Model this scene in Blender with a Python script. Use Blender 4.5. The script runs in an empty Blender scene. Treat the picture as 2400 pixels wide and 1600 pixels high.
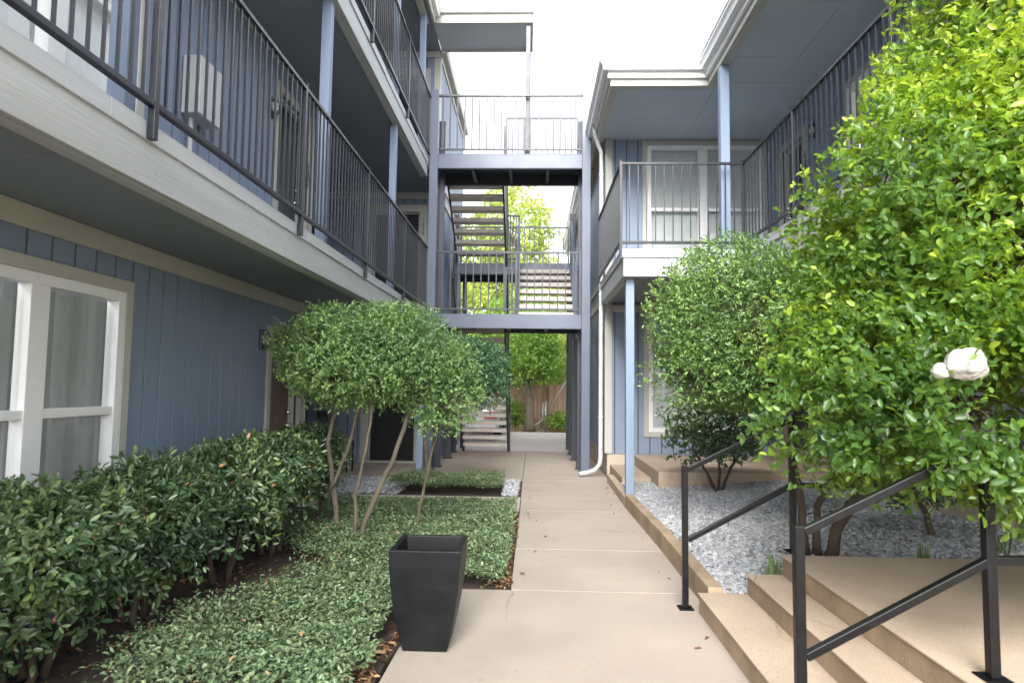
import bpy, math, random
import numpy as np
from mathutils import Vector, Matrix
random.seed(7); RNG = np.random.default_rng(11)
C = bpy.context.scene.collection
S = bpy.context.scene
R = math.radians

# ---------------------------------------------------------------- camera
cam = bpy.data.cameras.new('camera'); camo = bpy.data.objects.new('camera', cam); C.objects.link(camo)
def _cam_axes(f=1500., vp=(1250., 905.), roll=R(0.6)):
    d = np.array([(vp[0]-1200)/f, (vp[1]-800)/f, 1.]); d /= np.linalg.norm(d)
    u = np.array([math.sin(roll), -math.cos(roll), 0.]); u -= d*u.dot(d); u /= np.linalg.norm(u)
    return np.array([np.cross(d, u), d, u])
RM = _cam_axes()
M = Matrix.Identity(4)
for i in range(3):
    M[i][0] = RM[i][0]; M[i][1] = -RM[i][1]; M[i][2] = -RM[i][2]
M[2][3] = 1.5
camo.matrix_world = M
cam.sensor_width = 36; cam.lens = 22.5; cam.clip_start = .05; cam.clip_end = 1000
cam.dof.use_dof = True; cam.dof.focus_distance = 7.5; cam.dof.aperture_fstop = 3.5
S.camera = camo

# ---------------------------------------------------------------- sky, sun, exposure
SUN_EL, SUN_AZ = R(38), R(191)          # azimuth from +Y towards +X: behind the camera, over the left roof
w = bpy.data.worlds.new('World'); S.world = w; w.use_nodes = True
nt = w.node_tree; nt.nodes.clear()
sky = nt.nodes.new('ShaderNodeTexSky'); sky.sky_type = 'NISHITA'; sky.sun_disc = False
sky.sun_elevation = SUN_EL; sky.sun_rotation = SUN_AZ; sky.dust_density = 3.0; sky.air_density = 1.0
hs = nt.nodes.new('ShaderNodeHueSaturation'); hs.inputs['Saturation'].default_value = .2
bg = nt.nodes.new('ShaderNodeBackground'); bg.inputs['Strength'].default_value = .10
wo = nt.nodes.new('ShaderNodeOutputWorld')
nt.links.new(sky.outputs[0], hs.inputs['Color']); nt.links.new(hs.outputs[0], bg.inputs['Color']); nt.links.new(bg.outputs[0], wo.inputs[0])
sl = bpy.data.lights.new('sun', 'SUN'); sl.energy = .8; sl.angle = R(40); sl.color = (1, .955, .89)
so = bpy.data.objects.new('sun', sl); C.objects.link(so); so.location = (-10, 10, 20)
sd = Vector((math.sin(SUN_AZ)*math.cos(SUN_EL), math.cos(SUN_AZ)*math.cos(SUN_EL), math.sin(SUN_EL)))
so.rotation_euler = sd.to_track_quat('Z', 'Y').to_euler()
S.view_settings.view_transform = 'Standard'; S.view_settings.look = 'None'
S.view_settings.exposure = 2.84; S.view_settings.gamma = 1.0
S.render.engine = 'CYCLES'
S.cycles.use_denoising = True
S.cycles.max_bounces = 8; S.cycles.diffuse_bounces = 5; S.cycles.transparent_max_bounces = 12

# ---------------------------------------------------------------- materials
def mat(name, col, rough=.6, var=.12, scale=3., bump=0., bscale=60., stretch=(1,1,1), metal=0., spec=.5,
        speck=0., speck_scale=150., dirt=0., dirt_col=(.2,.15,.1), coat=0., crack=0.):
    m = bpy.data.materials.new(name); m.use_nodes = True
    n = m.node_tree.nodes; l = m.node_tree.links; b = n['Principled BSDF']
    b.inputs['Roughness'].default_value = rough; b.inputs['Metallic'].default_value = metal
    b.inputs['Specular IOR Level'].default_value = spec; b.inputs['Coat Weight'].default_value = coat
    tc = n.new('ShaderNodeTexCoord'); mp = n.new('ShaderNodeMapping'); mp.inputs['Scale'].default_value = stretch
    l.new(tc.outputs['Object'], mp.inputs[0])
    def noise(sc, det=6, ro=.6):
        t = n.new('ShaderNodeTexNoise'); t.inputs['Scale'].default_value = sc; t.inputs['Detail'].default_value = det
        t.inputs['Roughness'].default_value = ro; l.new(mp.outputs[0], t.inputs['Vector']); return t
    def ramp(src, p0, c0, p1, c1):
        r = n.new('ShaderNodeValToRGB'); e = r.color_ramp.elements
        e[0].position = p0; e[0].color = (*c0, 1); e[1].position = p1; e[1].color = (*c1, 1); l.new(src, r.inputs[0]); return r
    c = np.array(col)
    cur = ramp(noise(scale).outputs[0], .3, tuple(c*(1-var)), .7, tuple(np.minimum(c*(1+var), 1))).outputs[0]
    def mix(fac, a, bb):
        x = n.new('ShaderNodeMix'); x.data_type = 'RGBA'; l.new(fac, x.inputs[0]); l.new(a, x.inputs[6])
        if isinstance(bb, tuple): x.inputs[7].default_value = (*bb, 1)
        else: l.new(bb, x.inputs[7])
        return x.outputs[2]
    if speck:
        s = ramp(noise(speck_scale, 2).outputs[0], .36, (speck,)*3, .5, (0,)*3)
        cur = mix(s.outputs[0], cur, tuple(c*.45))
    if dirt:
        s = ramp(noise(scale*.45, 8, .7).outputs[0], .5, (0,)*3, .72, (dirt,)*3)
        cur = mix(s.outputs[0], cur, dirt_col)
    if crack:
        wv = n.new('ShaderNodeMix'); wv.data_type = 'RGBA'; wv.inputs[0].default_value = .22; l.new(mp.outputs[0], wv.inputs[6]); l.new(noise(2.5).outputs['Color'], wv.inputs[7])
        vo = n.new('ShaderNodeTexVoronoi'); vo.feature = 'DISTANCE_TO_EDGE'; vo.inputs['Scale'].default_value = crack; l.new(wv.outputs[2], vo.inputs['Vector'])
        cl = ramp(vo.outputs['Distance'], .0012, (.75,)*3, .004, (0,)*3)
        ms_ = ramp(noise(.8, 3).outputs[0], .5, (0,)*3, .56, (1,)*3)
        mm = n.new('ShaderNodeMath'); mm.operation = 'MULTIPLY'; l.new(cl.outputs[0], mm.inputs[0]); l.new(ms_.outputs[0], mm.inputs[1])
        cur = mix(mm.outputs[0], cur, tuple(c*.4))
        sp = ramp(noise(9, 3).outputs[0], .68, (0,)*3, .74, (.35,)*3); cur = mix(sp.outputs[0], cur, tuple(c*.55))
    l.new(cur, b.inputs['Base Color'])
    rr = ramp(noise(scale*2).outputs[0], .3, (max(rough-.08,0),)*3, .7, (min(rough+.08,1),)*3); l.new(rr.outputs[0], b.inputs['Roughness'])
    if bump:
        bp = n.new('ShaderNodeBump'); bp.inputs['Strength'].default_value = bump; bp.inputs['Distance'].default_value = .01
        l.new(noise(bscale).outputs[0], bp.inputs['Height']); l.new(bp.outputs[0], b.inputs['Normal'])
    return m

def leafmat(name, stops, rough=.4, trans=.3, tcol=(.35,.55,.05), spec=.5):
    m = bpy.data.materials.new(name); m.use_nodes = True
    n = m.node_tree.nodes; l = m.node_tree.links; b = n['Principled BSDF']
    a = n.new('ShaderNodeAttribute'); a.attribute_name = 'var'
    r = n.new('ShaderNodeValToRGB'); e = r.color_ramp.elements
    e[0].position, e[0].color = stops[0][0], (*stops[0][1], 1); e[1].position, e[1].color = stops[-1][0], (*stops[-1][1], 1)
    for p, c in stops[1:-1]:
        x = e.new(p); x.color = (*c, 1)
    l.new(a.outputs['Fac'], r.inputs[0]); l.new(r.outputs[0], b.inputs['Base Color'])
    b.inputs['Roughness'].default_value = rough; b.inputs['Specular IOR Level'].default_value = spec
    t = n.new('ShaderNodeBsdfTranslucent')
    mx = n.new('ShaderNodeMix'); mx.data_type = 'RGBA'; mx.blend_type = 'MULTIPLY'; mx.inputs[0].default_value = 0
    g = n.new('ShaderNodeMix'); g.data_type = 'RGBA'; g.inputs[0].default_value = .5
    l.new(r.outputs[0], g.inputs[6]); g.inputs[7].default_value = (*tcol, 1); l.new(g.outputs[2], t.inputs[0])
    ms = n.new('ShaderNodeMixShader'); ms.inputs[0].default_value = trans
    l.new(b.outputs[0], ms.inputs[1]); l.new(t.outputs[0], ms.inputs[2]); l.new(ms.outputs[0], n['Material Output'].inputs[0])
    return m

def glassmat(name, tint=(.8,.85,.85), refl=1.0):
    m = bpy.data.materials.new(name); m.use_nodes = True
    n = m.node_tree.nodes; l = m.node_tree.links; n.clear()
    o = n.new('ShaderNodeOutputMaterial'); t = n.new('ShaderNodeBsdfTransparent'); t.inputs[0].default_value = (*tint, 1)
    g = n.new('ShaderNodeBsdfGlossy'); g.inputs['Roughness'].default_value = .02
    ge = n.new('ShaderNodeNewGeometry'); dt = n.new('ShaderNodeVectorMath'); dt.operation = 'DOT_PRODUCT'
    l.new(ge.outputs['Incoming'], dt.inputs[0]); l.new(ge.outputs['Normal'], dt.inputs[1])
    def mth(op, a, b_=None, clamp=False):
        x = n.new('ShaderNodeMath'); x.operation = op; x.use_clamp = clamp
        for i_, q in ((0, a), (1, b_)):
            if q is None: continue
            if isinstance(q, float): x.inputs[i_].default_value = q
            else: l.new(q, x.inputs[i_])
        return x.outputs[0]
    fr = mth('ADD', mth('MULTIPLY', mth('POWER', mth('SUBTRACT', 1., mth('ABSOLUTE', dt.outputs['Value'])), 5.), .9), .09, True)   # Schlick, two panes
    ms = n.new('ShaderNodeMixShader'); l.new(fr, ms.inputs[0]); l.new(t.outputs[0], ms.inputs[1]); l.new(g.outputs[0], ms.inputs[2])
    l.new(ms.outputs[0], o.inputs[0]); return m

SIDING = mat('blue_siding', (.205,.262,.355), .62, .08, 1.3, .25, 40, (1,1,.22), dirt=.3, dirt_col=(.165,.195,.24))
GROOVE = mat('groove_shade', (.05,.06,.078), .8, .2, 3)  # backing coloured dark to paint in the shadow lines between siding boards
TRIM   = mat('greige_trim', (.44,.44,.41), .6, .06, 2.5, .15, 50, dirt=.1, dirt_col=(.35,.31,.25))
WHITE  = mat('white_vinyl', (.80,.81,.82), .4, .03, 4)
TRIMW  = mat('pale_grey_vinyl', (.56,.58,.59), .45, .05, 4, dirt=.3, dirt_col=(.4,.39,.36))
FASCIA = mat('painted_timber', (.43,.455,.465), .68, .12, 3.0, .5, 26, (1,.16,2.6), dirt=.22, dirt_col=(.36,.35,.32))
FASCIA2= mat('painted_timber_cap', (.50,.525,.555), .66, .08, 3.0, .4, 26, (1,.16,2.6), dirt=.15, dirt_col=(.42,.41,.4))
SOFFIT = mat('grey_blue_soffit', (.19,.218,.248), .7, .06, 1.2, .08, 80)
SOFFITL= mat('pale_lit_soffit', (.47,.52,.575), .7, .06, 1.2, .08, 80)  # paler soffit paint, partly brightened to stand for light bounced up from below
POSTB  = mat('blue_post_paint', (.205,.27,.375), .6, .09, 3, .2, 30, (2,2,.2), dirt=.25, dirt_col=(.17,.21,.28))
METAL  = mat('dark_rail_paint', (.019,.023,.031), .36, .15, 10, .03, 150)
BLACKM = mat('black_handrail_paint', (.0045,.005,.006), .38, .2, 10, .03, 120, spec=.28)
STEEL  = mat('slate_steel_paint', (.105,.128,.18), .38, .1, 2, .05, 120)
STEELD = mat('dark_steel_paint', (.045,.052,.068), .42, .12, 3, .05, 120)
TREADM = mat('precast_tread', (.58,.54,.5), .8, .12, 8, .3, 90, dirt=.2)
CONC   = mat('concrete_paving', (.39,.337,.29), .85, .11, 1.1, .28, 130, speck=.45, speck_scale=190, dirt=.62, dirt_col=(.29,.24,.195), crack=.7)
CONC2  = mat('concrete_patio', (.42,.385,.345), .85, .1, 1.3, .22, 130, speck=.3, dirt=.25, dirt_col=(.3,.26,.22))
STEPM  = mat('tan_step_concrete', (.45,.358,.272), .82, .12, 1.6, .28, 130, speck=.4, dirt=.6, dirt_col=(.33,.25,.175), crack=.6)
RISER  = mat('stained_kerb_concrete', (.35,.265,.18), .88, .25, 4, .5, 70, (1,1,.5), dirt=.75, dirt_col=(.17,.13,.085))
FOUND  = mat('foundation_concrete', (.52,.45,.36), .85, .08, 3, .2, 90)
SOIL   = mat('mulch_soil', (.055,.042,.032), .95, .4, 14, .9, 45)
EARTH  = mat('bare_earth', (.19,.15,.11), .95, .25, 2, .5, 30)
ROADM  = mat('pale_road', (.52,.48,.44), .9, .1, .5, .2, 90, dirt=.4, dirt_col=(.4,.36,.32))
DOORM  = mat('black_door_paint', (.014,.015,.018), .34, .15, 4, .05, 40)
DOORB  = mat('brown_door_paint', (.12,.07,.045), .35, .2, 3, .1, 20, (3,3,.3))
CHROME = mat('brushed_metal', (.6,.6,.62), .2, .05, 5, metal=1.)
GLASS  = glassmat('window_glass', (.94,.96,.955))
DARKIN = mat('dark_interior', (.03,.032,.034), .9, .1)
BLIND  = mat('vertical_blind_vinyl', (.17,.18,.183), .6, .1, 5)
BLINDW = mat('pale_blind_vinyl', (.56,.59,.60), .6, .05, 5)
LAMPG  = mat('frosted_lamp_glass', (.6,.6,.57), .3, .03)
BOXM   = mat('grey_meter_enclosure', (.50,.52,.53), .5, .05, 5)
PLANTR = mat('charcoal_planter', (.007,.008,.0095), .48, .25, 6, .03, 150, spec=.25, dirt=.25, dirt_col=(.03,.03,.03))
BARK   = mat('grey_bark', (.115,.098,.072), .9, .35, 14, .8, 60, (1,1,.4), dirt=.5, dirt_col=(.17,.16,.125))
BARKD  = mat('brown_bark', (.075,.054,.04), .9, .3, 14, .7, 60, (1,1,.4))
SHINGLE= mat('asphalt_shingle', (.22,.19,.16), .95, .25, 10, .6, 40)
WOODF  = mat('brown_fence_timber', (.33,.215,.145), .85, .25, 4, .4, 30, (3,3,.3), dirt=.4, dirt_col=(.25,.2,.15))
GALV   = mat('galvanised_pipe', (.42,.43,.42), .45, .08, 6, metal=.6)
CARP   = mat('white_car_paint', (.75,.76,.78), .25, .02, 2, coat=.6)
RED    = mat('red_lamp_plastic', (.55,.012,.015), .2, .05, 6, coat=.5)
TYRE   = mat('tyre_rubber', (.015,.015,.016), .85, .2, 20)
CHAIRM = mat('dark_stained_wood', (.022,.013,.012), .4, .3, 8, .1, 40, (1,1,.2))
SEATM  = mat('worn_seat_wood', (.36,.29,.23), .55, .2, 8, .1, 40)
BAGM   = mat('white_crumpled_plastic', (.36,.355,.345), .5, .1, 14, .8, 22)
SHED   = mat('blue_metal_post_cap', (.3,.36,.45), .5)

L_HEDGE = leafmat('hedge_leaf', [(0,(0.033,0.0708,0.0375)),(.4,(0.0825,0.142,0.0675)),(.75,(0.18,0.262,0.112)),(.9,(0.36,0.51,0.12)),(.965,(0.6,0.708,0.135)),(1,(0.6,0.326,0.165))], .24, .16, (.28,.45,.06), .7)
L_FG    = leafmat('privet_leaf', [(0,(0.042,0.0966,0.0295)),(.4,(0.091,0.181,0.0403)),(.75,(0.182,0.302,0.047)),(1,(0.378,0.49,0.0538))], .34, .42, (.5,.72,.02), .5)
L_MID   = leafmat('privet_leaf_dense', [(0,(0.0696,0.137,0.0474)),(.5,(0.147,0.259,0.0812)),(.85,(0.279,0.423,0.116)),(1,(0.445,0.586,0.135))], .34, .28, (.4,.58,.05), .55)
L_TREE  = leafmat('yaupon_leaf', [(0,(0.0788,0.159,0.0594)),(.5,(0.192,0.318,0.119)),(.85,(0.315,0.491,0.166)),(1,(0.473,0.663,0.202))], .32, .3, (.46,.58,.09), .6)
L_TREED = leafmat('yaupon_leaf_dark', [(0,(0.0467,0.128,0.0638)),(.6,(0.106,0.213,0.106)),(1,(0.234,0.361,0.149))], .3, .2, (.2,.42,.06), .6)
L_COVER = leafmat('jasmine_leaf', [(0,(0.07,0.121,0.0618)),(.5,(0.175,0.256,0.131)),(.9,(0.323,0.419,0.207)),(.975,(0.42,0.513,0.22)),(1,(0.504,0.297,0.165))], .36, .18, (.3,.45,.08), .6)
L_FAR   = leafmat('far_leaf', [(0,(0.108,0.216,0.048)),(.5,(0.204,0.36,0.072)),(1,(0.432,0.552,0.108))], .5, .4, (.45,.65,.08), .4)
L_FARY  = leafmat('far_leaf_yellow', [(0,(0.184,0.265,0.0575)),(.6,(0.368,0.46,0.103)),(1,(0.598,0.575,0.161))], .5, .45, (.62,.68,.12), .4)
L_DRY   = leafmat('dry_leaf', [(0,(.12,.06,.03)),(.6,(.25,.14,.07)),(1,(.42,.28,.15))], .7, .1, (.4,.25,.1), .3)
PEBBLE  = leafmat('grey_pebble', [(0,(0.184,0.189,0.2)),(.3,(0.314,0.324,0.346)),(.75,(0.475,0.491,0.513)),(1,(0.68,0.68,0.68))], .7, 0., (0,0,0), .4)

# ---------------------------------------------------------------- mesh helpers
class MB:
    def __init__(s): s.v = []; s.f = []; s.smooth = False; s.back = None
    def add(s, vs, fs):
        o = len(s.v); s.v += [tuple(p) for p in vs]; s.f += [tuple(i+o for i in f) for f in fs]; return s
    def box(s, x0, x1, y0, y1, z0, z1):
        if x0 > x1: x0, x1 = x1, x0
        if y0 > y1: y0, y1 = y1, y0
        if z0 > z1: z0, z1 = z1, z0
        return s.add([(x0,y0,z0),(x1,y0,z0),(x1,y1,z0),(x0,y1,z0),(x0,y0,z1),(x1,y0,z1),(x1,y1,z1),(x0,y1,z1)],
                     [(0,3,2,1),(4,5,6,7),(0,1,5,4),(1,2,6,5),(2,3,7,6),(3,0,4,7)])
    def bar(s, a, b, w, h=None, up=(0,0,1)):
        h = h or w; a = Vector(a); b = Vector(b); d = (b-a).normalized(); up = Vector(up)
        if abs(d.dot(up)) > .98: up = Vector((0,1,0))
        r = d.cross(up).normalized(); u = r.cross(d)
        q = [(-w/2,-h/2),(w/2,-h/2),(w/2,h/2),(-w/2,h/2)]
        return s.add([a+r*i+u*j for i,j in q]+[b+r*i+u*j for i,j in q], [(0,1,2,3),(7,6,5,4),(0,4,5,1),(1,5,6,2),(2,6,7,3),(3,7,4,0)])
    def tube(s, pts, rad, n=8, cap=True):
        pts = [Vector(p) for p in pts]; rad = rad if hasattr(rad, '__len__') else [rad]*len(pts)
        o = len(s.v); prev = None
        for i, p in enumerate(pts):
            d = (pts[min(i+1, len(pts)-1)]-pts[max(i-1, 0)]).normalized()
            if prev is None:
                r = d.cross(Vector((.31,.2,.93)) if abs(d.z) < .9 else Vector((1,.1,0))).normalized()
            else:
                r = (prev-d*prev.dot(d)).normalized()
            prev = r; u = d.cross(r)
            s.v += [tuple(p+(r*math.cos(k*2*math.pi/n)+u*math.sin(k*2*math.pi/n))*rad[i]) for k in range(n)]
        for i in range(len(pts)-1):
            for k in range(n):
                a = o+i*n+k; b = o+i*n+(k+1) % n; s.f.append((a, b, b+n, a+n))
        if cap:
            s.f.append(tuple(o+k for k in reversed(range(n)))); s.f.append(tuple(o+(len(pts)-1)*n+k for k in range(n)))
        return s
    def prism(s, poly, z0, z1):
        n = len(poly)
        return s.add([(x,y,z0) for x,y in poly]+[(x,y,z1) for x,y in poly],
                     [tuple(reversed(range(n))), tuple(range(n,2*n))]+[(i,(i+1)%n,n+(i+1)%n,n+i) for i in range(n)])
    def build(s, name, m, parent=None, bevel=0., smooth=False):
        me = bpy.data.meshes.new(name); me.from_pydata(s.v, [], s.f); me.update(); me.materials.append(m)
        return link(name, me, parent, bevel, smooth or s.smooth)
def root_loc(o):
    while o.parent is not None: o = o.parent
    return o.location
def link(name, me, parent=None, bevel=0., smooth=False):
    o = bpy.data.objects.new(name, me); C.objects.link(o)
    if smooth:
        me.polygons.foreach_set('use_smooth', [True]*len(me.polygons))
    if parent is not None:
        o.parent = parent
        if parent.parent is None: o.location = -Vector(parent.location)   # meshes are written in world coordinates
    if bevel:
        b = o.modifiers.new('edge', 'BEVEL'); b.width = bevel; b.segments = 2; b.limit_method = 'ANGLE'
    return o
def thing(name, label, cat, loc=(0,0,0), group=None):
    o = bpy.data.objects.new(name, None); C.objects.link(o); o.location = loc; o.empty_display_size = .2
    o['label'] = label; o['category'] = cat
    if group: o['group'] = group
    return o
def tag(o, label, cat, group=None):
    o['label'] = label; o['category'] = cat
    if group: o['group'] = group
    return o
def struct(o, label=None, cat=None):
    o['kind'] = 'structure'
    if label: o['label'] = label; o['category'] = cat
    return o

# ---------------------------------------------------------------- ground, paving
struct(MB().box(-150,150,-60,220,-.3,-.06).build('ground', EARTH), 'bare earth around the paving and the beds', 'ground')
wk = MB()
for a, b in ((4.846,6.05),(6.056,7.9),(7.906,8.85),(8.856,10.36)):
    wk.box(-.15+RNG.normal()*.004, 1.22, a+.003, b-.003, -.12, 0)
for a, b in ((-4,1.7),(1.706,4.84)):
    wk.prism([(-.78 if b>2 else -.85,a),(1.25,a),(1.25,b),(-.78 if b<4 else -.55,b)] if b<4 else [(-.80,a),(1.25,a),(1.25,b),(-.52,b),(-.755,3.75)], -.12, 0)
struct(wk.build('walkway', CONC, bevel=.003), 'tan concrete walkway down the middle of the courtyard', 'walkway')
cp = MB().box(-2.98,-.156,7.86,8.83,-.12,-.004)
struct(cp.build('side_path', CONC2, bevel=.006), 'concrete side path leading left to the brown door', 'path')
pt = MB()
for a, b in ((-4.7,-2.02),(-2.014,-.16),(-.154,1.24)):
    for c, d in ((10.366,12.2),(12.206,14.95)): pt.box(a, b, c, d, -.12, .0)
struct(pt.build('patio', CONC, bevel=.005), 'concrete slab under the steel stair and bridge', 'patio')
struct(MB().box(-40,40,14.956,21.2,-.12,-.004).build('road', ROADM), 'pale sunlit driveway beyond the stair', 'road')
struct(MB().prism([(-2.97,-4),(-.79,-4),(-.79,3.6),(-.56,4.84),(-.16,4.85),(-.16,7.85),(-2.97,7.85)], -.12, -.008).build('planting_bed', SOIL), 'dark mulch under the hedge and ground cover', 'soil')
struct(MB().box(-2.97,-.16,8.84,10.36,-.12,-.012).build('planting_strip', SOIL), 'narrow bed between side path and patio', 'soil')

# steps: three risers of .13 climbing to the right
st = MB()
st.box(1.12,1.46,-4,4.46,-.1,.13); 
st2 = MB().box(1.44,1.70,-4,4.45,-.1,.262)
st3 = MB().box(1.67,4.04,-4,4.44,-.1,.395)
for b_, nm in ((st,'bottom'),(st2,'middle'),(st3,'top')): pass
stp = MB(); stp.box(1.12,1.46,-4,4.46,.118,.13); stp.box(1.44,1.70,-4,4.45,.25,.262); stp.box(1.67,4.04,-4,4.44,.383,.395)
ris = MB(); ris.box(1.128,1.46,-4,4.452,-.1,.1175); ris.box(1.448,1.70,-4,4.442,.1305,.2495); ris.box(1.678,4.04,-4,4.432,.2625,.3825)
so_ = stp.build('concrete_steps', STEPM, bevel=.005); struct(so_, 'three shallow tan concrete steps rising right to a landing', 'steps')
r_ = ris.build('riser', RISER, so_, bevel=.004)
# kerb along the gravel
def poly_wall(pts, wdt, z0, z1):
    mb = MB()
    for (x0,y0),(x1,y1) in zip(pts[:-1], pts[1:]):
        mb.prism([(x0,y0),(x0+wdt,y0),(x1+wdt,y1),(x1,y1)], z0, z1)
    return mb
kb = poly_wall([(1.195,4.47),(1.20,6.1),(1.165,8.2)], .1, -.1, .165)
struct(kb.build('kerb', RISER, bevel=.008), 'low stained concrete edging between walkway and gravel', 'kerb')
kb2 = poly_wall([(1.165,8.205),(1.19,10.36)], .1, -.1, .12)
struct(kb2.build('kerb', STEPM, bevel=.008), 'paler end of the concrete edging beside the corner step', 'kerb')
# raised patio of the right building
struct(MB().box(1.72,4.04,8.9,11.09,-.1,.36).build('raised_patio', STEPM, bevel=.006), 'raised tan concrete patio below the right balcony', 'patio')
struct(MB().box(1.30,1.715,9.45,10.95,-.1,.2).build('patio_step', STEPM, bevel=.006), 'single step up to the raised patio', 'step')
struct(MB().prism([(1.27,4.47),(4.04,4.47),(4.04,8.895),(1.27,8.895)], -.1, .06).build('gravel_bed', SOIL), 'earth below the grey pebbles', 'soil')

# ---------------------------------------------------------------- scatter meshes (numpy)
def bulk(name, V, F, var, m, parent=None, smooth=False):
    me = bpy.data.meshes.new(name)
    n = F.shape[1]
    me.vertices.add(len(V)); me.vertices.foreach_set('co', V.astype(np.float32).ravel())
    me.loops.add(F.size); me.loops.foreach_set('vertex_index', F.astype(np.int32).ravel())
    me.polygons.add(len(F)); me.polygons.foreach_set('loop_start', np.arange(0, F.size, n, dtype=np.int32))
    me.polygons.foreach_set('loop_total', np.full(len(F), n, dtype=np.int32))
    me.update(calc_edges=True)
    at = me.attributes.new('var', 'FLOAT', 'POINT'); at.data.foreach_set('value', var.astype(np.float32))
    me.materials.append(m)
    return link(name, me, parent, 0, smooth)
def unit(a): return a/np.maximum(np.linalg.norm(a, axis=1, keepdims=True), 1e-9)
def leaf_arrays(P, D, U, size, aspect=.5, fold=.25, curl=.15):
    """P base points, D leaf direction, U rough upper side"""
    N = len(P); D = unit(D); S_ = unit(np.cross(D, U)); Nn = np.cross(S_, D)
    L = size[:, None]; W = L*aspect*.5
    mid1 = P+D*L*.33; mid2 = P+D*L*.72; tip = P+D*L-Nn*L*curl
    l1 = mid1+S_*W*.92+Nn*W*fold; r1 = mid1-S_*W*.92+Nn*W*fold
    l2 = mid2+S_*W*.78+Nn*(W*fold-L*curl*.4); r2 = mid2-S_*W*.78+Nn*(W*fold-L*curl*.4)
    V = np.stack([P, l1, l2, tip, r2, r1], 1).reshape(-1, 3)
    b = (np.arange(N)*6)[:, None]
    F = np.concatenate([b+np.array([[0,3,2,1]]), b+np.array([[0,5,4,3]])], 1).reshape(-1, 4)
    return V, F
def noise3(P, freq, seed):
    r = np.random.default_rng(seed); v = np.zeros(len(P))
    for k in range(7):
        d = r.normal(size=3); d /= np.linalg.norm(d); v += np.sin(P@d*freq*(.6+.25*k)+r.uniform(0, 6.28))/(1+.25*k)
    return v/3.
def crown(lobes, n_twig, leaf, seed, per=(4,8), twig=.12, shell=.55, lump=.12, gap=-.55, up=.5, zmin=None, aspect=.5, lumpf=5., cut=None, tipvar=.25, flat=None, shoots=None):
    """lobes: (centre, radii, weight). Returns leaf arrays and the twig bases"""
    r = np.random.default_rng(seed); PP = []; OO = []
    w_ = np.array([l[2] for l in lobes]); w_ = w_/w_.sum()
    for (c, rad, _), k in zip(lobes, (w_*n_twig*1.6).astype(int)):
        d = unit(r.normal(size=(k, 3))); t = shell+(1-shell)*r.uniform(size=k)**.6
        inner = r.uniform(size=k) < .12; t[inner] = r.uniform(.25, shell, inner.sum())
        rad = np.array(rad); bulge = 1+lump*noise3(d*1., lumpf, seed+1)
        P = np.array(c)+d*rad*(t*bulge)[:, None]
        if flat is not None:
            lo = P[:, 2] < flat; P[lo, 2] = flat+(P[lo, 2]-flat)*.3
        PP.append(P); OO.append(unit(d/rad))
    P = np.concatenate(PP); O = np.concatenate(OO)
    keep = .75*noise3(P, 6./max(lobes[0][1][0], .25), seed+3)+.5*noise3(P, 15./max(lobes[0][1][0], .25), seed+4) > gap
    if len(lobes) > 1:      # drop what lies deep inside another lobe
        for c, rad, _ in lobes:
            q = (((P-np.array(c))/np.array(rad))**2).sum(1); keep &= (q > .2)
    if zmin is not None: keep &= P[:, 2] > zmin
    if cut is not None: keep &= cut(P)
    P = P[keep][:n_twig]; O = O[keep][:n_twig]
    TD = unit(O*1.0+r.normal(size=P.shape)*.55+np.array([0,0,.25]))
    Vs = []; Fs = []; Va = []; o = 0
    cnt = r.integers(per[0], per[1], len(P)); tv = np.clip(.5+.45*noise3(P, 9., seed+8)+r.normal(size=len(P))*.18, 0, 1)
    idx = np.repeat(np.arange(len(P)), cnt); n = len(idx)
    s = r.uniform(0, 1, n)
    B = P[idx]+TD[idx]*(s*twig)[:, None]
    D = unit(TD[idx]*(.35+.6*s)[:, None]+r.normal(size=(n, 3))*.8)
    D[:, 2] -= .02
    U = unit(np.tile([0,0,1.], (n,1))*up*1.5+O[idx]*.8+r.normal(size=(n, 3))*.75)
    sz = leaf*np.clip(r.normal(1., .24, n), .4, 1.5)
    if cut is not None:
        kk = cut(B+D*leaf*.5); B, D, U, sz, s, idx = B[kk], D[kk], U[kk], sz[kk], s[kk], idx[kk]; n = len(idx)
    V, F = leaf_arrays(B, D, U, sz, aspect)
    var = np.clip(.12+.36*r.uniform(size=n)+.42*(tv[idx]-.3)+tipvar*s*(tv[idx] > .55)+(0 if shoots is None else .26*np.clip((B[:, 2]-shoots)/1.2, -.4, 1)), 0, .97)  # height term paints light from above into the upper leaf colours
    return V, F, np.repeat(var, 6), P, TD
def branches(name, base_pts, targets, parent, m, r0=.03, rt=.004, seed=0, wob=.05, fork=3):
    """limbs from the trunk head(s) out to the twig points, each limb forking"""
    r = np.random.default_rng(seed); mb = MB()
    for t in targets:
        b = base_pts[np.argmin([np.linalg.norm(np.array(t)-np.array(q)) for q in base_pts])]
        b = np.array(b, float); t = b+(np.array(t, float)-b)*.93; L = np.linalg.norm(t-b)
        m1 = b+(t-b)*.38+r.normal(size=3)*wob*L+np.array([0,0,.04*L]); m2 = b+(t-b)*.72+r.normal(size=3)*wob*L
        mb.tube([b, m1, m2, t], [r0*r.uniform(.5,1), r0*.55, r0*.3, rt], 5, False)
        for k in range(fork):
            q = m1+(m2-m1)*r.uniform(0,1); e = q+(t-b)*.2+r.normal(size=3)*.11*L
            mb.tube([q, (q+e)/2+r.normal(size=3)*.03*L, e], [r0*.28, r0*.2, rt*.7], 4, False)
    return mb.build(name, m, parent, smooth=True)

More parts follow.
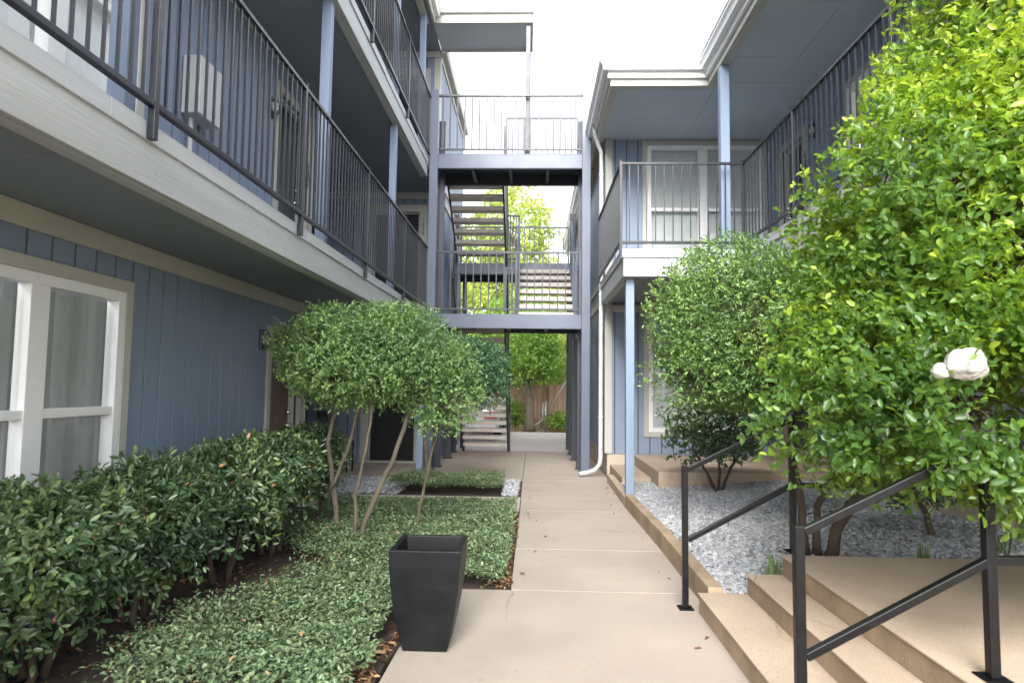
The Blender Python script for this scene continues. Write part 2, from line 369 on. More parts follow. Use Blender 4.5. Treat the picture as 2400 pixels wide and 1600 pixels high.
# pebbles ------------------------------------------------------------
_oc = np.array([(1,0,0),(-1,0,0),(0,1,0),(0,-1,0),(0,0,1),(0,0,-1)], float)
_of = [(0,2,4),(2,1,4),(1,3,4),(3,0,4),(2,0,5),(1,2,5),(3,1,5),(0,3,5)]
def _subd(v, f):
    v = [tuple(x) for x in v]; out = []; cache = {}
    def mid(a, b):
        k = (min(a,b), max(a,b))
        if k not in cache:
            m_ = np.array(v[a])+np.array(v[b]); m_ /= np.linalg.norm(m_); v.append(tuple(m_)); cache[k] = len(v)-1
        return cache[k]
    for a,b,c in f:
        x,y,z = mid(a,b),mid(b,c),mid(c,a); out += [(a,x,z),(x,b,y),(z,y,c),(x,y,z)]
    return np.array(v), np.array(out)
SPV, SPF = _subd(_oc, _of)
def pebbles(name, P, size, seed, m):
    r = np.random.default_rng(seed); N = len(P)
    sc = size*np.stack([r.uniform(.8,1.5,N), r.uniform(.55,1.,N), r.uniform(.3,.6,N)], 1)*r.uniform(.6,1.3,(N,1))*.5
    A = r.uniform(0, 6.28, N); tx = r.normal(size=N)*.35; ty = r.normal(size=N)*.35
    v = SPV[None]*(1+r.normal(size=(N,len(SPV),1))*.07)*sc[:, None, :]
    z = v[..., 2]+v[..., 0]*tx[:, None]+v[..., 1]*ty[:, None]
    x = v[..., 0]*np.cos(A)[:, None]-v[..., 1]*np.sin(A)[:, None]; y = v[..., 0]*np.sin(A)[:, None]+v[..., 1]*np.cos(A)[:, None]
    V = (np.stack([x,y,z], -1)+P[:, None, :]).reshape(-1, 3)
    F = (SPF[None]+(np.arange(N)*len(SPV))[:, None, None]).reshape(-1, 3)
    return bulk(name, V, F, np.repeat(r.beta(2,2.2,N), len(SPV)), m, smooth=True)
def gravel_z(x, y): return .115+.26*np.clip((x-1.35)/1.9, 0, 1)**1.2*(.55+.45*np.clip((7.5-y)/3., 0, 1))
def rnd(n, x0, x1, y0, y1): return RNG.uniform(x0, x1, n), RNG.uniform(y0, y1, n)
gx, gy = rnd(40000, 1.27, 4.03, 4.5, 8.9); k_ = ~((gx > 1.7) & (gy > 8.88))
gx2, gy2 = rnd(1500, 1.29, 1.72, 8.9, 10.3); k2 = ~((gx2 > 1.28) & (gy2 > 9.43))
gx = np.concatenate([gx[k_], gx2[k2]]); gy = np.concatenate([gy[k_], gy2[k2]])
gz = gravel_z(gx, gy)+RNG.uniform(-.012, .012, len(gx))
g_ = pebbles('gravel', np.stack([gx,gy,gz], 1), .042, 5, PEBBLE); g_['kind'] = 'stuff'; tag(g_, 'pale grey river pebbles around the right hand shrubs', 'gravel')
# the bed under the pebbles follows their slope
gm = MB(); nx_, ny_ = 14, 22
xs = np.linspace(1.27, 4.035, nx_); ys = np.linspace(4.47, 8.895, ny_)
gm.add([(x, y, float(gravel_z(x, y))-.022) for y in ys for x in xs], [(j*nx_+i, j*nx_+i+1, (j+1)*nx_+i+1, (j+1)*nx_+i) for j in range(ny_-1) for i in range(nx_-1)])
struct(gm.build('gravel_soil', SOIL, smooth=True), 'dark soil showing between the pebbles', 'soil')
px, py = rnd(7000, -2.95, -.2, 8.86, 10.34); k_ = (px < -1.85) | (py > 9.9) | (px > -.42); px, py = px[k_], py[k_]
g2 = pebbles('gravel', np.stack([px, py, RNG.uniform(-.005,.02,len(px))], 1), .044, 6, PEBBLE); g2['kind'] = 'stuff'; tag(g2, 'blue grey pebbles edging the patio', 'gravel')

# ground cover ---------------------------------------------------------
def cover(name, n, region, h, leaf, seed, label):
    r = np.random.default_rng(seed); x, y = region(n, r); n = len(x)
    P0 = np.stack([x, y, np.zeros(n)], 1)
    hh = h*(1+.28*noise3(P0, 7, seed)+.14*noise3(P0, 19, seed+2))
    z = hh*r.uniform(.35, 1., n)**.6
    az = r.uniform(0, 6.28, n); el = r.normal(.28, .4, n)
    D = np.stack([np.cos(az)*np.cos(el), np.sin(az)*np.cos(el), np.sin(el)], 1)
    U = unit(np.stack([r.normal(size=n)*.45, r.normal(size=n)*.45, np.ones(n)], 1))
    V, F = leaf_arrays(np.stack([x, y, z], 1), D, U, leaf*r.uniform(.6, 1.25, n), .52)
    va = np.clip(r.normal(.45, .2, n), 0, .97); va[r.uniform(size=n) < .008] = 1.
    o = bulk(name, V, F, np.repeat(va, 6), L_COVER); o['kind'] = 'stuff'; tag(o, label, 'ground cover'); return o
def reg_a(n, r):
    x = r.uniform(-2.5, -.18, n); y = r.uniform(2.3, 7.82, n)
    edge = np.where(y > 4.85, -.165, np.where(y > 3.75, -.80, -.85-.03*np.sin(y*9)))+.035*np.sin(y*13+1)+.02*np.sin(y*31)
    left = -1.62-.25*np.sin(y*2.2)-np.clip((y-5.2)*.35, 0, .8)+.12*np.clip(4-y, 0, 2)
    p = np.clip(1-(left-x)/.5, 0, 1)
    k = (x < edge) & (r.uniform(size=n) < p) & ~((np.abs(x+.6) < .26) & (np.abs(y-3.88) < .25)); return x[k], y[k]
cover('ground_cover', 100000, reg_a, .15, .03, 21, 'small leaved green ground cover beside the walkway')
def reg_b(n, r):
    x = r.uniform(-2.0, -.42, n); y = r.uniform(8.87, 9.95, n); k = y < 9.95-.25*np.clip((-1.2-x), 0, 1); return x[k], y[k]
cover('ground_cover', 15000, reg_b, .2, .03, 23, 'low mat of dark ground cover by the patio')
# dry leaves
def litter(n, fx, seed, label):
    r = np.random.default_rng(seed); P = fx(n, r); n = len(P); az = r.uniform(0, 6.28, n)
    D = np.stack([np.cos(az), np.sin(az), r.normal(size=n)*.25], 1); U = unit(np.stack([r.normal(size=n)*.4, r.normal(size=n)*.4, np.ones(n)], 1))
    V, F = leaf_arrays(P, D, U, r.uniform(.025, .055, n), .5, .4, .3)
    o = bulk('fallen_leaves', V, F, np.repeat(r.uniform(size=n), 6), L_DRY); o['kind'] = 'stuff'; return tag(o, label, 'fallen leaves')
def l1(n, r):
    y = r.uniform(2.6, 7.5, n); e = np.where(y > 4.86, -.17, np.where(y > 3.75, -.75+(y-3.75)*.2, -.8))
    x = e-np.abs(r.normal(size=n))*.07; far = r.uniform(size=n) < .4; x[far] = r.uniform(-2.8, -1.2, far.sum()); z = np.where(far, .012, .012); return np.stack([x,y,z], 1)
litter(1500, l1, 31, 'brown dry leaves along the ground cover edge')
def l4(n, r):
    y = r.uniform(3.2, 10.2, n); sd = r.uniform(size=n) < .5; x = np.where(sd, 1.16-np.abs(r.normal(size=n))*.1, np.where(y > 4.9, -.1, -.68)+np.abs(r.normal(size=n))*.14); return np.stack([x, y, np.full(n, .008)], 1)
litter(36, l4, 34, 'few stray leaf bits on the concrete walkway')
def l2(n, r):
    x = np.clip(r.normal(2.6, .9, n), 1.35, 4.0); y = np.clip(r.normal(5.6, 1.2, n), 4.5, 8.8); return np.stack([x, y, gravel_z(x, y)+.02], 1)
litter(260, l2, 32, 'scattered brown leaves on the pale gravel')
def l3(n, r):
    x = r.uniform(-4, 4, n); y = 21.25+np.abs(r.normal(size=n))*.5; return np.stack([x, y, np.full(n, .02)+r.uniform(0,.1,n)], 1)
litter(2500, l3, 33, 'heap of dry leaves at the foot of the fence')

# ---------------------------------------------------------------- building pieces
def siding(mb, ax, c, u0, u1, z0, z1, holes=(), sgn=1, pitch=.2, groove=.018, t=.0085, back=.1):
    """vertical boards on plane x=c ('x') or y=c ('y'); faces +axis if sgn>0. holes (u0,u1,z0,z1)"""
    if mb.back is None: mb.back = MB()
    us = sorted(set([u0, u1]+[min(max(h, u0), u1) for ho in holes for h in ho[:2]]))
    k = math.floor(u0/pitch)*pitch; cuts = []
    while k < u1:
        cuts.append((max(k, u0), min(k+pitch, u1))); k += pitch
    for a, b in cuts:
        segs = [q for q in us if a < q < b]; e = [a]+segs+[b]
        for i in range(len(e)-1):
            p, q = e[i], e[i+1]
            if q-p < .002: continue
            zs = [(z0, z1)]; mid = (p+q)/2
            for h in holes:
                if h[0] < mid < h[1]:
                    n = []
                    for a0, b0 in zs:
                        if h[2] > a0: n.append((a0, min(h[2], b0)))
                        if h[3] < b0: n.append((max(h[3], a0), b0))
                    zs = [x for x in n if x[1]-x[0] > .002]
            gl = groove/2 if i == 0 else 0; gr = groove/2 if i == len(e)-2 else 0
            for a0, b0 in zs:
                for (pp, qq, d0, d1) in ((p+gl, q-gr, 0, t), (p, q, -back, 0)):
                    tgt = mb if d0 == 0 else mb.back
                    if ax == 'x': tgt.box(c+sgn*d0, c+sgn*d1, pp, qq, a0, b0)
                    else: tgt.box(pp, qq, c+sgn*d0, c+sgn*d1, a0, b0)
def pbox(mb, ax, c, sgn, u0, u1, z0, z1, d0, d1):
    if ax == 'x': mb.box(c+sgn*d0, c+sgn*d1, u0, u1, z0, z1)
    else: mb.box(u0, u1, c+sgn*d0, c+sgn*d1, z0, z1)
def window(par, ax, c, sgn, u0, u1, z0, z1, mull, rail, blind, trim_w=.085, fw=.07, label=None, mw=.16):
    """trimmed double window; u0..z1 outside of the white frame. mull: centre of the vertical mullion (or None)"""
    f = MB()
    pbox(f, ax, c, sgn, u0, u0+fw, z0, z1, -.06, .03); pbox(f, ax, c, sgn, u1-fw, u1, z0, z1, -.06, .03)
    pbox(f, ax, c, sgn, u0+fw, u1-fw, z1-fw, z1, -.06, .03); pbox(f, ax, c, sgn, u0+fw, u1-fw, z0, z0+fw, -.06, .03)
    spans = [(u0+fw, u1-fw)]
    if mull is not None:
        pbox(f, ax, c, sgn, mull-mw/2, mull+mw/2, z0+fw, z1-fw, -.06, .028); spans = [(u0+fw, mull-mw/2), (mull+mw/2, u1-fw)]
    for a, b in spans: pbox(f, ax, c, sgn, a, b, rail-.028, rail+.028, -.055, .02)
    wo_ = f.build('window', WHITE, par, bevel=.004)
    if label: wo_['label'] = label
    t = MB(); tw = trim_w
    pbox(t, ax, c, sgn, u0-tw, u0-.001, z0-tw, z1+tw, -.02, .036); pbox(t, ax, c, sgn, u1+.001, u1+tw, z0-tw, z1+tw, -.02, .036)
    pbox(t, ax, c, sgn, u0, u1, z1+.001, z1+tw, -.02, .036); pbox(t, ax, c, sgn, u0, u1, z0-tw, z0-.001, -.02, .036)
    t.build('casing', TRIM, wo_, bevel=.004)
    for a, b in spans:
        for p, q, d in ((z0+fw, rail-.028, -.035), (rail+.028, z1-fw, -.012)):
            P4 = [(a,p),(b,p),(b,q),(a,q)]; cc = c+sgn*d
            g = MB().add([(cc,u,z) if ax == 'x' else (u,cc,z) for u, z in P4], [(0,1,2,3)]); g.build('pane', GLASS, wo_)
    # vertical blind slats and the dark room behind
    for a, b in spans:
        s = MB(); k = a+.02; j = 0
        while k < b:
            w2 = .088
            th = (.85 if blind is BLIND else .2)+.12*math.sin(j*1.7+a); p0 = k; dx = .042*math.cos(th); dd = .042*math.sin(th)
            vs = []
            for du, d in ((-dx, -dd), (dx, dd)):
                for z in (z0+fw-.02, z1-fw+.02):
                    u = p0+.04+du; dep = -.10+d
                    vs.append((c+sgn*dep, u, z) if ax == 'x' else (u, c+sgn*dep, z))
            s.add(vs, [(0,2,3,1)]); k += .078; j += 1
        s.build('blind', blind, wo_)
    rm = MB(); pbox(rm, ax, c, sgn, u0+.01, u1-.01, z0+.01, z1-.01, -.9, -.895); 
    pbox(rm, ax, c, sgn, u0+.01, u1-.01, z0-.01, z0+.005, -.89, -.1); rm.build('room_lining', DARKIN, wo_)
    return wo_
def door(par, ax, c, sgn, u0, u1, z0, z1, m, trim_w=.14, knob=1, rec=.09, label=None):
    d = MB(); pbox(d, ax, c, sgn, u0, u1, z0+.03, z1, -rec-.04, -rec)
    do = d.build('door', m, par, bevel=.004)
    if label: do['label'] = label
    f = MB(); tw = trim_w; j = .025
    pbox(f, ax, c, sgn, u0-tw, u0-.004, z0, z1+tw, -.02, .034); pbox(f, ax, c, sgn, u1+.004, u1+tw, z0, z1+tw, -.02, .034)
    pbox(f, ax, c, sgn, u0-.004, u1+.004, z1+.004, z1+tw, -.02, .034)
    pbox(f, ax, c, sgn, u0-.004, u0+j, z0, z1, -rec+.001, -.021); pbox(f, ax, c, sgn, u1-j, u1+.004, z0, z1, -rec+.001, -.021); pbox(f, ax, c, sgn, u0+j, u1-j, z1-j, z1, -rec+.001, -.021)
    f.build('frame', TRIM, do, bevel=.003)
    s = MB(); pbox(s, ax, c, sgn, u0, u1, z0, z0+.03, -.13, .05); s.build('threshold', CHROME if False else TRIM, do)
    for zz, r in ((z0+.98, .03), (z0+1.14, .026)):
        u = u0+.075 if knob < 0 else u1-.075
        p = (c+sgn*(-rec), u, zz) if ax == 'x' else (u, c+sgn*(-rec), zz)
        n = Vector((sgn,0,0)) if ax == 'x' else Vector((0,sgn,0)); p = Vector(p)
        MB().tube([p, p+n*.02, p+n*.03, p+n*.06, p+n*.07], [r*.95, r*.95, r*.45, r, r*.6] if r > .028 else [r, r, r*.9, r*.5, r*.3], 12).build('knob' if r > .028 else 'lock', CHROME, do, smooth=True)
    return do
def wall_lamp(par, ax, c, sgn, u, z):
    b = MB(); pbox(b, ax, c, sgn, u-.065, u+.065, z-.11, z+.11, .0, .035)
    lo = b.build('wall_lamp', METAL, par, bevel=.012)
    n = Vector((sgn,0,0)) if ax == 'x' else Vector((0,sgn,0)); t = Vector((0,1,0)) if ax == 'x' else Vector((1,0,0)); o = Vector((c,u,z)) if ax == 'x' else Vector((u,c,z))
    MB().tube([o+n*.036, o+n*.07, o+n*.09, o+n*.1], [.062,.06,.04,.01], 14).build('lens', LAMPG, lo, smooth=True)
    cg = MB(); pts = []
    for a in range(0, 19): 
        th = a/18*2*math.pi; pts.append(o+n*.075+t*math.cos(th)*.066+Vector((0,0,1))*math.sin(th)*.085)
    cg.tube(pts, .005, 5); cg.tube([o+n*.03+t*.066, o+n*.09+t*.04, o+n*.105, o+n*.09-t*.04, o+n*.03-t*.066], .005, 5)
    cg.tube([o+n*.03+Vector((0,0,.09)), o+n*.09+Vector((0,0,.05)), o+n*.105, o+n*.09-Vector((0,0,.05)), o+n*.03-Vector((0,0,.09))], .005, 5)
    cg.build('cage', METAL, lo, smooth=True); return lo
def railing(par, runs, z_top, z_bot, post_len, posts, m=METAL, gap=.105, rail=.034, bal=.0135, label=None):
    """runs: list of ((x,y),(x,y)); posts: list of (x,y)"""
    tr = MB()
    for a, b in runs:
        tr.bar((*a, z_top), (*b, z_top), rail*1.1, rail*.9); tr.bar((*a, z_bot), (*b, z_bot), rail*1.1, rail)
    ro = tr.build('balcony_railing', m, par, bevel=.003)
    if label: ro['label'] = label
    for x, y in posts:
        p = MB().box(x-.019, x+.019, y-.019, y+.019, z_top-1.14-post_len, z_top+.03); p.box(x-.024, x+.024, y-.024, y+.024, z_top+.03, z_top+.042)
        p.build('post', m, ro, bevel=.003)
    for a, b in runs:
        L = math.hypot(b[0]-a[0], b[1]-a[1]); cuts = sorted([0, L]+[t for t in [((x-a[0])*(b[0]-a[0])+(y-a[1])*(b[1]-a[1]))/L for x, y in posts] if .05 < t < L-.05])
        for p, q in zip(cuts[:-1], cuts[1:]):
            n = max(1, round((q-p)/gap)); mb = MB()
            for i in range(1, n):
                t = (p+(q-p)*i/n)/L; x = a[0]+(b[0]-a[0])*t; y = a[1]+(b[1]-a[1])*t
                mb.box(x-bal/2, x+bal/2, y-bal/2, y+bal/2, z_bot+rail*.4, z_top-rail*.4)
            if mb.v: mb.build('baluster_panel', m, ro)
    return ro
def numerals(par, txt, ax, c, sgn, u, ztop, size=.075, step=.085):
    for i, ch in enumerate(txt):
        cu = bpy.data.curves.new('house_number', 'FONT'); cu.body = ch; cu.size = size*1.35; cu.extrude = .003; cu.align_x = 'CENTER'; cu.materials.append(BLACKM)
        o = bpy.data.objects.new('house_number', cu); C.objects.link(o); o.parent = par
        z = ztop-i*step
        if ax == 'x': loc = Vector((c+sgn*.038, u, z)); o.rotation_euler = (R(90), 0, R(90 if sgn > 0 else -90))
        else: loc = Vector((u, c+sgn*.038, z)); o.rotation_euler = (R(90), 0, 0 if sgn < 0 else R(180))
        o.location = loc-(Vector(par.location) if par.parent is None else Vector((0,0,0)))
        bpy.context.view_layer.update()
        me = bpy.data.meshes.new_from_object(o); q = bpy.data.objects.new('house_number', me); C.objects.link(q); q.parent = par
        q.location = o.location; q.rotation_euler = o.rotation_euler; bpy.data.objects.remove(o)
def panels(xa, xb, ya, yb, z0, z1, py=2.1, px=None, off=0.):
    mb = MB(); ys = [ya]; k = ya+off if off else ya+py
    while k < yb-.05:
        if k > ya: ys.append(k)
        k += py
    ys.append(yb); xs = [xa, xb] if px is None else [xa]+px+[xb]
    for a, b in zip(ys[:-1], ys[1:]):
        for p, q in zip(xs[:-1], xs[1:]): mb.box(p+.003, q-.003, a+.003, b-.003, z0, z1)
    return mb
def boards(mb, ax, x0, x1, ya, yb, z0, z1, L=3.1, off=.7, wob=0.):
    k = ya; first = True
    while k < yb-.01:
        e = min(k+(off if first else L), yb); first = False; j = random.uniform(-wob, wob)
        if ax == 'y': mb.box(x0+j, x1+j, k+.0015, e-.0015, z0+j, z1+j)
        else: mb.box(k+.0015, e-.0015, x0+j, x1+j, z0+j, z1+j)
        k = e

# ================================================================ left building (three storeys)
LB = thing('apartment_building', 'three storey blue building with two balcony walkways along the left side', 'building', (-3.5, 4, 0))
XW, YC, YB, XR, XF, XP, YE = -2.98, 8.16, 12.4, -4.7, -1.97, -1.95, 16.6
FL = (0., 2.80, 5.58); CE = (2.52, 5.30, 8.2); Y0 = -6.0
DY = (7.12, 7.97); WY = (2.92, 4.50); BX = (-3.19, -2.28)
wl = MB()
for k in range(3):
    z = FL[k]
    wz = (.45, 2.14) if k == 0 else (z+.55, z+2.1)
    dz = z+2.04 if k == 0 else z+2.06
    siding(wl, 'x', XW, Y0, YC, z-.0, CE[k]+.04, [(WY[0]+.01, WY[1]-.01, wz[0]+.01, wz[1]-.01), (DY[0], DY[1], z, dz), (.5, 2.0, wz[0], wz[1])])
    siding(wl, 'x', XR, YC-.1, YB-.001, z, CE[k]+.04)
    siding(wl, 'y', YB, XR-.1, XP, z, CE[k]+.04 if k < 2 else 8.18, [(BX[0], BX[1], z, z+2.12)], sgn=-1)
siding(wl, 'x', XP, YB+.0, YE, 0, 8.18)
siding(wl, 'y', YC, XR, XW-.101, 0, 8.2, sgn=1)
siding(wl, 'y', YE, -6, XP-.101, 0, 8.18, sgn=1)
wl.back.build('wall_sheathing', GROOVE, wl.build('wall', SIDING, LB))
tr = MB()
for k in range(3):
    zc = CE[k]
    tr.box(XW+.0125, XW+.036, Y0, YC+.02, zc-.14, zc-.001)                 # frieze under the soffit
    tr.box(XR, XP+.0, YB-.036, YB-.0125, zc-.13, zc-.002) if k < 2 else tr.box(XR, XP, YB-.036, YB-.0125, 8.06, 8.19)
    tr.box(XW-.02, XW+.04, YC+.0125, YC+.05, FL[k]+.0, zc-.145)
tr.box(XP-.10, XP+.03, YB-.03, YB-.0125, 0.02, 8.05); tr.box(XP+.0125, XP+.03, YB-.012, YB+.1, .02, 8.05)
for z in (8.04, 5.6, 5.3, 2.75, 2.45): tr.box(XP+.0125, XP+.032, YB+.101, YE-.11, z, z+.12)
tr.box(XP+.0125, XP+.033, YE-.1, YE+.03, 0, 8.15)
tr.build('trim', TRIM, LB, bevel=.003)
for k in range(3):
    z = FL[k]
    wz = (.45, 2.14) if k == 0 else (z+.55, z+2.1)
    wr = 1.295 if k == 0 else z+1.28
    window(LB, 'x', XW, 1, WY[0], WY[1], wz[0], wz[1], 3.71, wr, BLIND if k == 0 else BLINDW, mw=.15)
    window(LB, 'x', XW, 1, .49, 2.01, wz[0], wz[1], 1.25, wr, BLIND)
    dz = z+2.04 if k == 0 else z+2.06
    door(LB, 'x', XW, 1, DY[0], DY[1], z, dz, DOORB if k == 0 else DOORM, .1, knob=1, label='brown front door' if k == 0 else None)
    door(LB, 'y', YB, -1, BX[0], BX[1], z, z+(2.05 if k == 0 else 2.1), DOORM, .15, knob=-1)
    wall_lamp(LB, 'x', XW, 1, 6.88, z+1.97 if k == 0 else z+1.78)
numerals(LB, '1221', 'x', XW, 1, 8.03, 4.27)
numerals(LB, '1222', 'y', YB, -1, -2.2, 4.72, .07, .09)
# meter enclosure on the second floor
mbx = MB().box(XW+.013, XW+.17, 5.1, 5.46, 3.74, 4.24); mo = mbx.build('meter_box', BOXM, LB, bevel=.008)
MB().box(XW+.012, XW+.05, 5.47, 5.62, 3.84, 4.2).build('notice', WHITE, mo); MB().tube([(XW+.05,5.2,3.74),(XW+.05,5.2,2.82)], .02, 8).build('conduit', BOXM, mo)
# decks
for k in (1, 2):
    zt = FL[k]; zb = zt-.28
    d = MB(); d.box(XW+.0, XF-.045, Y0, YB-.04, zb+.04, zt); d.box(XR+.01, XW-.001, YC+.05, YB-.04, zb+.04, zt)
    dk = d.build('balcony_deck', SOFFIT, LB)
    s = panels(XW+.037, XF-.12, Y0, YB-.04, zb, zb+.037, 2.1, off=.35+(.6 if k == 2 else 0))
    for v in panels(XR+.01, XW+.03, YC+.06, YB-.04, zb, zb+.037, 2.1).v and [panels(XR+.01, XW+.033, YC+.06, YB-.04, zb, zb+.037, 2.1)]: s.add(v.v, v.f)
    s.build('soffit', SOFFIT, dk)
    f = MB(); boards(f, 'y', XF-.04, XF, Y0, 11.33, zb-.03, zt-.085, 3.05, 1.4); f.box(XF-.115, XF-.042, Y0, 11.33, zb-.035, zb+.036)
    f.build('fascia', FASCIA, dk, bevel=.004)
    f = MB(); boards(f, 'y', XF-.042, XF+.016, Y0, 11.33, zt-.083, zt+.012, 2.6, 1.0, .004); f.build('cap_board', FASCIA2, dk, bevel=.004)
    railing(LB, [((XF+.04, -.95), (XF+.04, 11.3))], zt+1.155, zt+.09, .105, [(XF+.04, y) for y in (-.95,1.03,3.08,5.13,7.18,9.3)], gap=.098)
# timber posts between the decks
for k, zs in ((1, (2.815, 5.265)), (2, (5.595, 8.148))):
    for y in (0., 3.03, 6.03, 9.03):
        MB().box(-2.115, -2.02, y-.045, y+.045, *zs).build('timber_post', POSTB, LB, bevel=.005)
MB().box(-2.10, -2.0, 11.02, 11.12, 5.595, 8.148).build('timber_post', POSTB, LB, bevel=.005)
MB().box(-1.985, -1.875, 10.95, 11.06, .03, 2.485).build('timber_post', POSTB, LB, bevel=.005)
MB().box(-2.02, -1.82, 10.9, 11.11, 0, .03).build('post_base', CONC2, LB, bevel=.004)
# roof, eave and the canopy over the stair head
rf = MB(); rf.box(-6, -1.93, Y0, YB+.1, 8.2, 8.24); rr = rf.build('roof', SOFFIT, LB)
MB().add([(-6.2,Y0-.3,8.46),(-1.76,Y0-.3,8.46),(-1.76,YB+.1,8.46),(-6.2,YB+.1,9.2),(-6.2,Y0-.3,9.2),(-1.76,YB+.1,8.46)],[(0,1,2,3,4)]).build('shingles', SHINGLE, rr)
f = MB(); f.box(-2.12, -2.0, Y0, 11.35, 8.15, 8.199); f.box(-1.929, -1.885, Y0, 11.36, 8.17, 8.42); f.build('fascia', TRIM, rr, bevel=.004)
def gutter(path, z0, z1, wd, side):
    """K-shaped gutter along an axis aligned path"""
    mb = MB(); prof = [(0,z1),(0,z0),(wd*.62,z0),(wd*.72,z0+(z1-z0)*.35),(wd,z0+(z1-z0)*.62),(wd,z1-.012),(wd+.012,z1-.012),(wd+.012,z1),(wd-.012,z1),(wd-.012,z0+(z1-z0)*.65),(wd*.62,z0+.012),(.012,z0+.012),(.012,z1)]
    n = len(prof); rings = []
    for i, (x, y) in enumerate(path):
        rings.append([(x+side[i][0]*o, y+side[i][1]*o, z) for o, z in prof])
    for i in range(len(path)-1):
        mb.add(rings[i]+rings[i+1], [(j, (j+1) % n, n+(j+1) % n, n+j) for j in range(n)])
    mb.add(rings[0], [tuple(range(n))]); mb.add(rings[-1], [tuple(reversed(range(n)))])
    return mb
gutter([(-1.884, Y0), (-1.884, 11.36)], 8.30, 8.44, .11, [(1,0),(1,-.0)]).build('gutter', WHITE, rr)
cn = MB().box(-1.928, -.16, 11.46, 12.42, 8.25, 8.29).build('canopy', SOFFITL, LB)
f = MB(); f.box(-1.884, -.08, 11.405, 11.455, 8.21, 8.38); f.box(-1.928, -.08, 12.425, 12.47, 8.21, 8.38); f.box(-.155, -.08, 11.456, 12.424, 8.212, 8.378); f.build('beam', TRIM, cn, bevel=.004)
gutter([(-1.88, 11.404), (-.06, 11.404)], 8.385, 8.52, .1, [(0,-1),(0,-1)]).build('gutter', WHITE, cn)
MB().add([(-1.95,11.36,8.50),(-.07,11.36,8.50),(-.07,12.46,8.53),(-1.95,12.46,8.53),(-1.95,11.36,8.54),(-.07,11.36,8.54),(-.07,12.46,8.57),(-1.95,12.46,8.57)],[(0,3,2,1),(4,5,6,7),(0,1,5,4),(1,2,6,5),(2,3,7,6),(3,0,4,7)]).build('shingles', SHINGLE, cn)
for y in (11.46, 12.36): MB().box(-.20, -.12, y, y+.07, 5.712, 8.209).build('canopy_post', STEELD, cn, bevel=.004)
f = MB(); f.box(-6, XP+.13, YB+.105, YE+.15, 8.19, 8.23); f.box(XP+.09, XP+.13, YB+.105, YE+.15, 8.231, 8.40); f.build('end_roof', TRIM, LB, bevel=.004)
fo = MB().box(XP+.034, XP+.09, 14.0, 14.08, 6.5, 6.58).build('floodlight', METAL, LB)
MB().bar((XP+.09,14.04,6.54),(XP+.16,14.0,6.48),.16,.11).build('lamp_head', LAMPG, fo, bevel=.01)

# ================================================================ right building (two storeys)
RB = thing('apartment_building', 'two storey blue building with an L shaped balcony along the right side', 'building', (4.2, 7, 0))
XRW, YF, XS = 4.05, 11.1, 1.26; Y0 = 0.
wl = MB()
uw = (1.96, 3.95, 3.36, 5.75); lw = (1.98, 3.95, .75, 2.73)
siding(wl, 'y', YF, XS-.0, XRW, .37, 5.98, [(uw[0]+.01, uw[1]-.01, uw[2]+.01, uw[3]-.01), (lw[0]+.01, lw[1]-.01, lw[2]+.01, lw[3]-.01)], sgn=-1)
siding(wl, 'x', XS, YF+.101, 21., .37, 5.98, sgn=-1)
RD = (9.55, 10.4); RW2 = (6.3, 8.2); RW1 = (5.3, 7.3); RW0 = (.6, 2.6)
siding(wl, 'x', XRW, Y0, YF-.013, .56, 5.98, [(RD[0], RD[1], 3.28, 5.34), (RW2[0]+.01, RW2[1]-.01, 3.9, 5.4), (RW1[0]+.01, RW1[1]-.01, 1.05, 2.5), (RW0[0]+.01,RW0[1]-.01,1.05,2.5), (RD[0], RD[1], .56, 2.5), (RW0[0]+.01,RW0[1]-.01,3.9,5.4)], sgn=-1)
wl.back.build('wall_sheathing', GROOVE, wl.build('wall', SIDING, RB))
fd = MB(); fd.box(XS+.012, XRW+.3, YF+.004, YF+.3, -.1, .368); fd.box(XS+.013, XS+.3, YF+.301, 21, -.1, .366); fd.box(XRW-.03, XRW+.3, Y0, YF-.02, -.1, .555)
fd.build('foundation', FOUND, RB, bevel=.006)
tr = MB(); tr.box(XS-.012, XRW-.04, YF-.036, YF-.0125, 5.85, 5.977); tr.box(XS-.03, XS+.09, YF-.034, YF-.0125, .38, 5.845); tr.box(XS-.034, XS-.0125, YF-.012, YF+.1, .38, 5.845)
tr.box(XRW-.036, XRW-.0125, Y0, YF-.04, 5.85, 5.977); tr.box(XRW-.036, XRW-.0125, Y0, YF-.04, 2.77, 2.9); tr.box(XS+.1, XRW-.04, YF-.036, YF-.0125, 2.8, 2.92)
for z in (5.75, 3.35, 3.0): tr.box(XS-.032, XS-.0125, YF+.101, 21, z, z+.12)
tr.build('trim', TRIM, RB, bevel=.003)
window(RB, 'y', YF, -1, *uw, 2.925, 4.61, BLINDW, mw=.17)
window(RB, 'y', YF, -1, *lw, 2.925, 1.75, BLINDW, mw=.17)
window(RB, 'x', XRW, -1, *RW2, 3.9, 5.4, 7.25, 4.65, BLINDW)
window(RB, 'x', XRW, -1, *RW0, 3.9, 5.4, 1.6, 4.65, BLINDW)
window(RB, 'x', XRW, -1, *RW1, 1.05, 2.5, 6.3, 1.8, BLINDW)
window(RB, 'x', XRW, -1, *RW0, 1.05, 2.5, 1.6, 1.8, BLINDW)
door(RB, 'x', XRW, -1, RD[0], RD[1], 3.28, 5.34, DOORM, .12, knob=1); door(RB, 'x', XRW, -1, RD[0], RD[1], .56, 2.5, DOORM, .12, knob=1)
wall_lamp(RB, 'x', XRW, -1, 9.2, 5.25)
numerals(RB, '1220', 'x', XRW, -1, 9.47, 4.98, .07, .085)
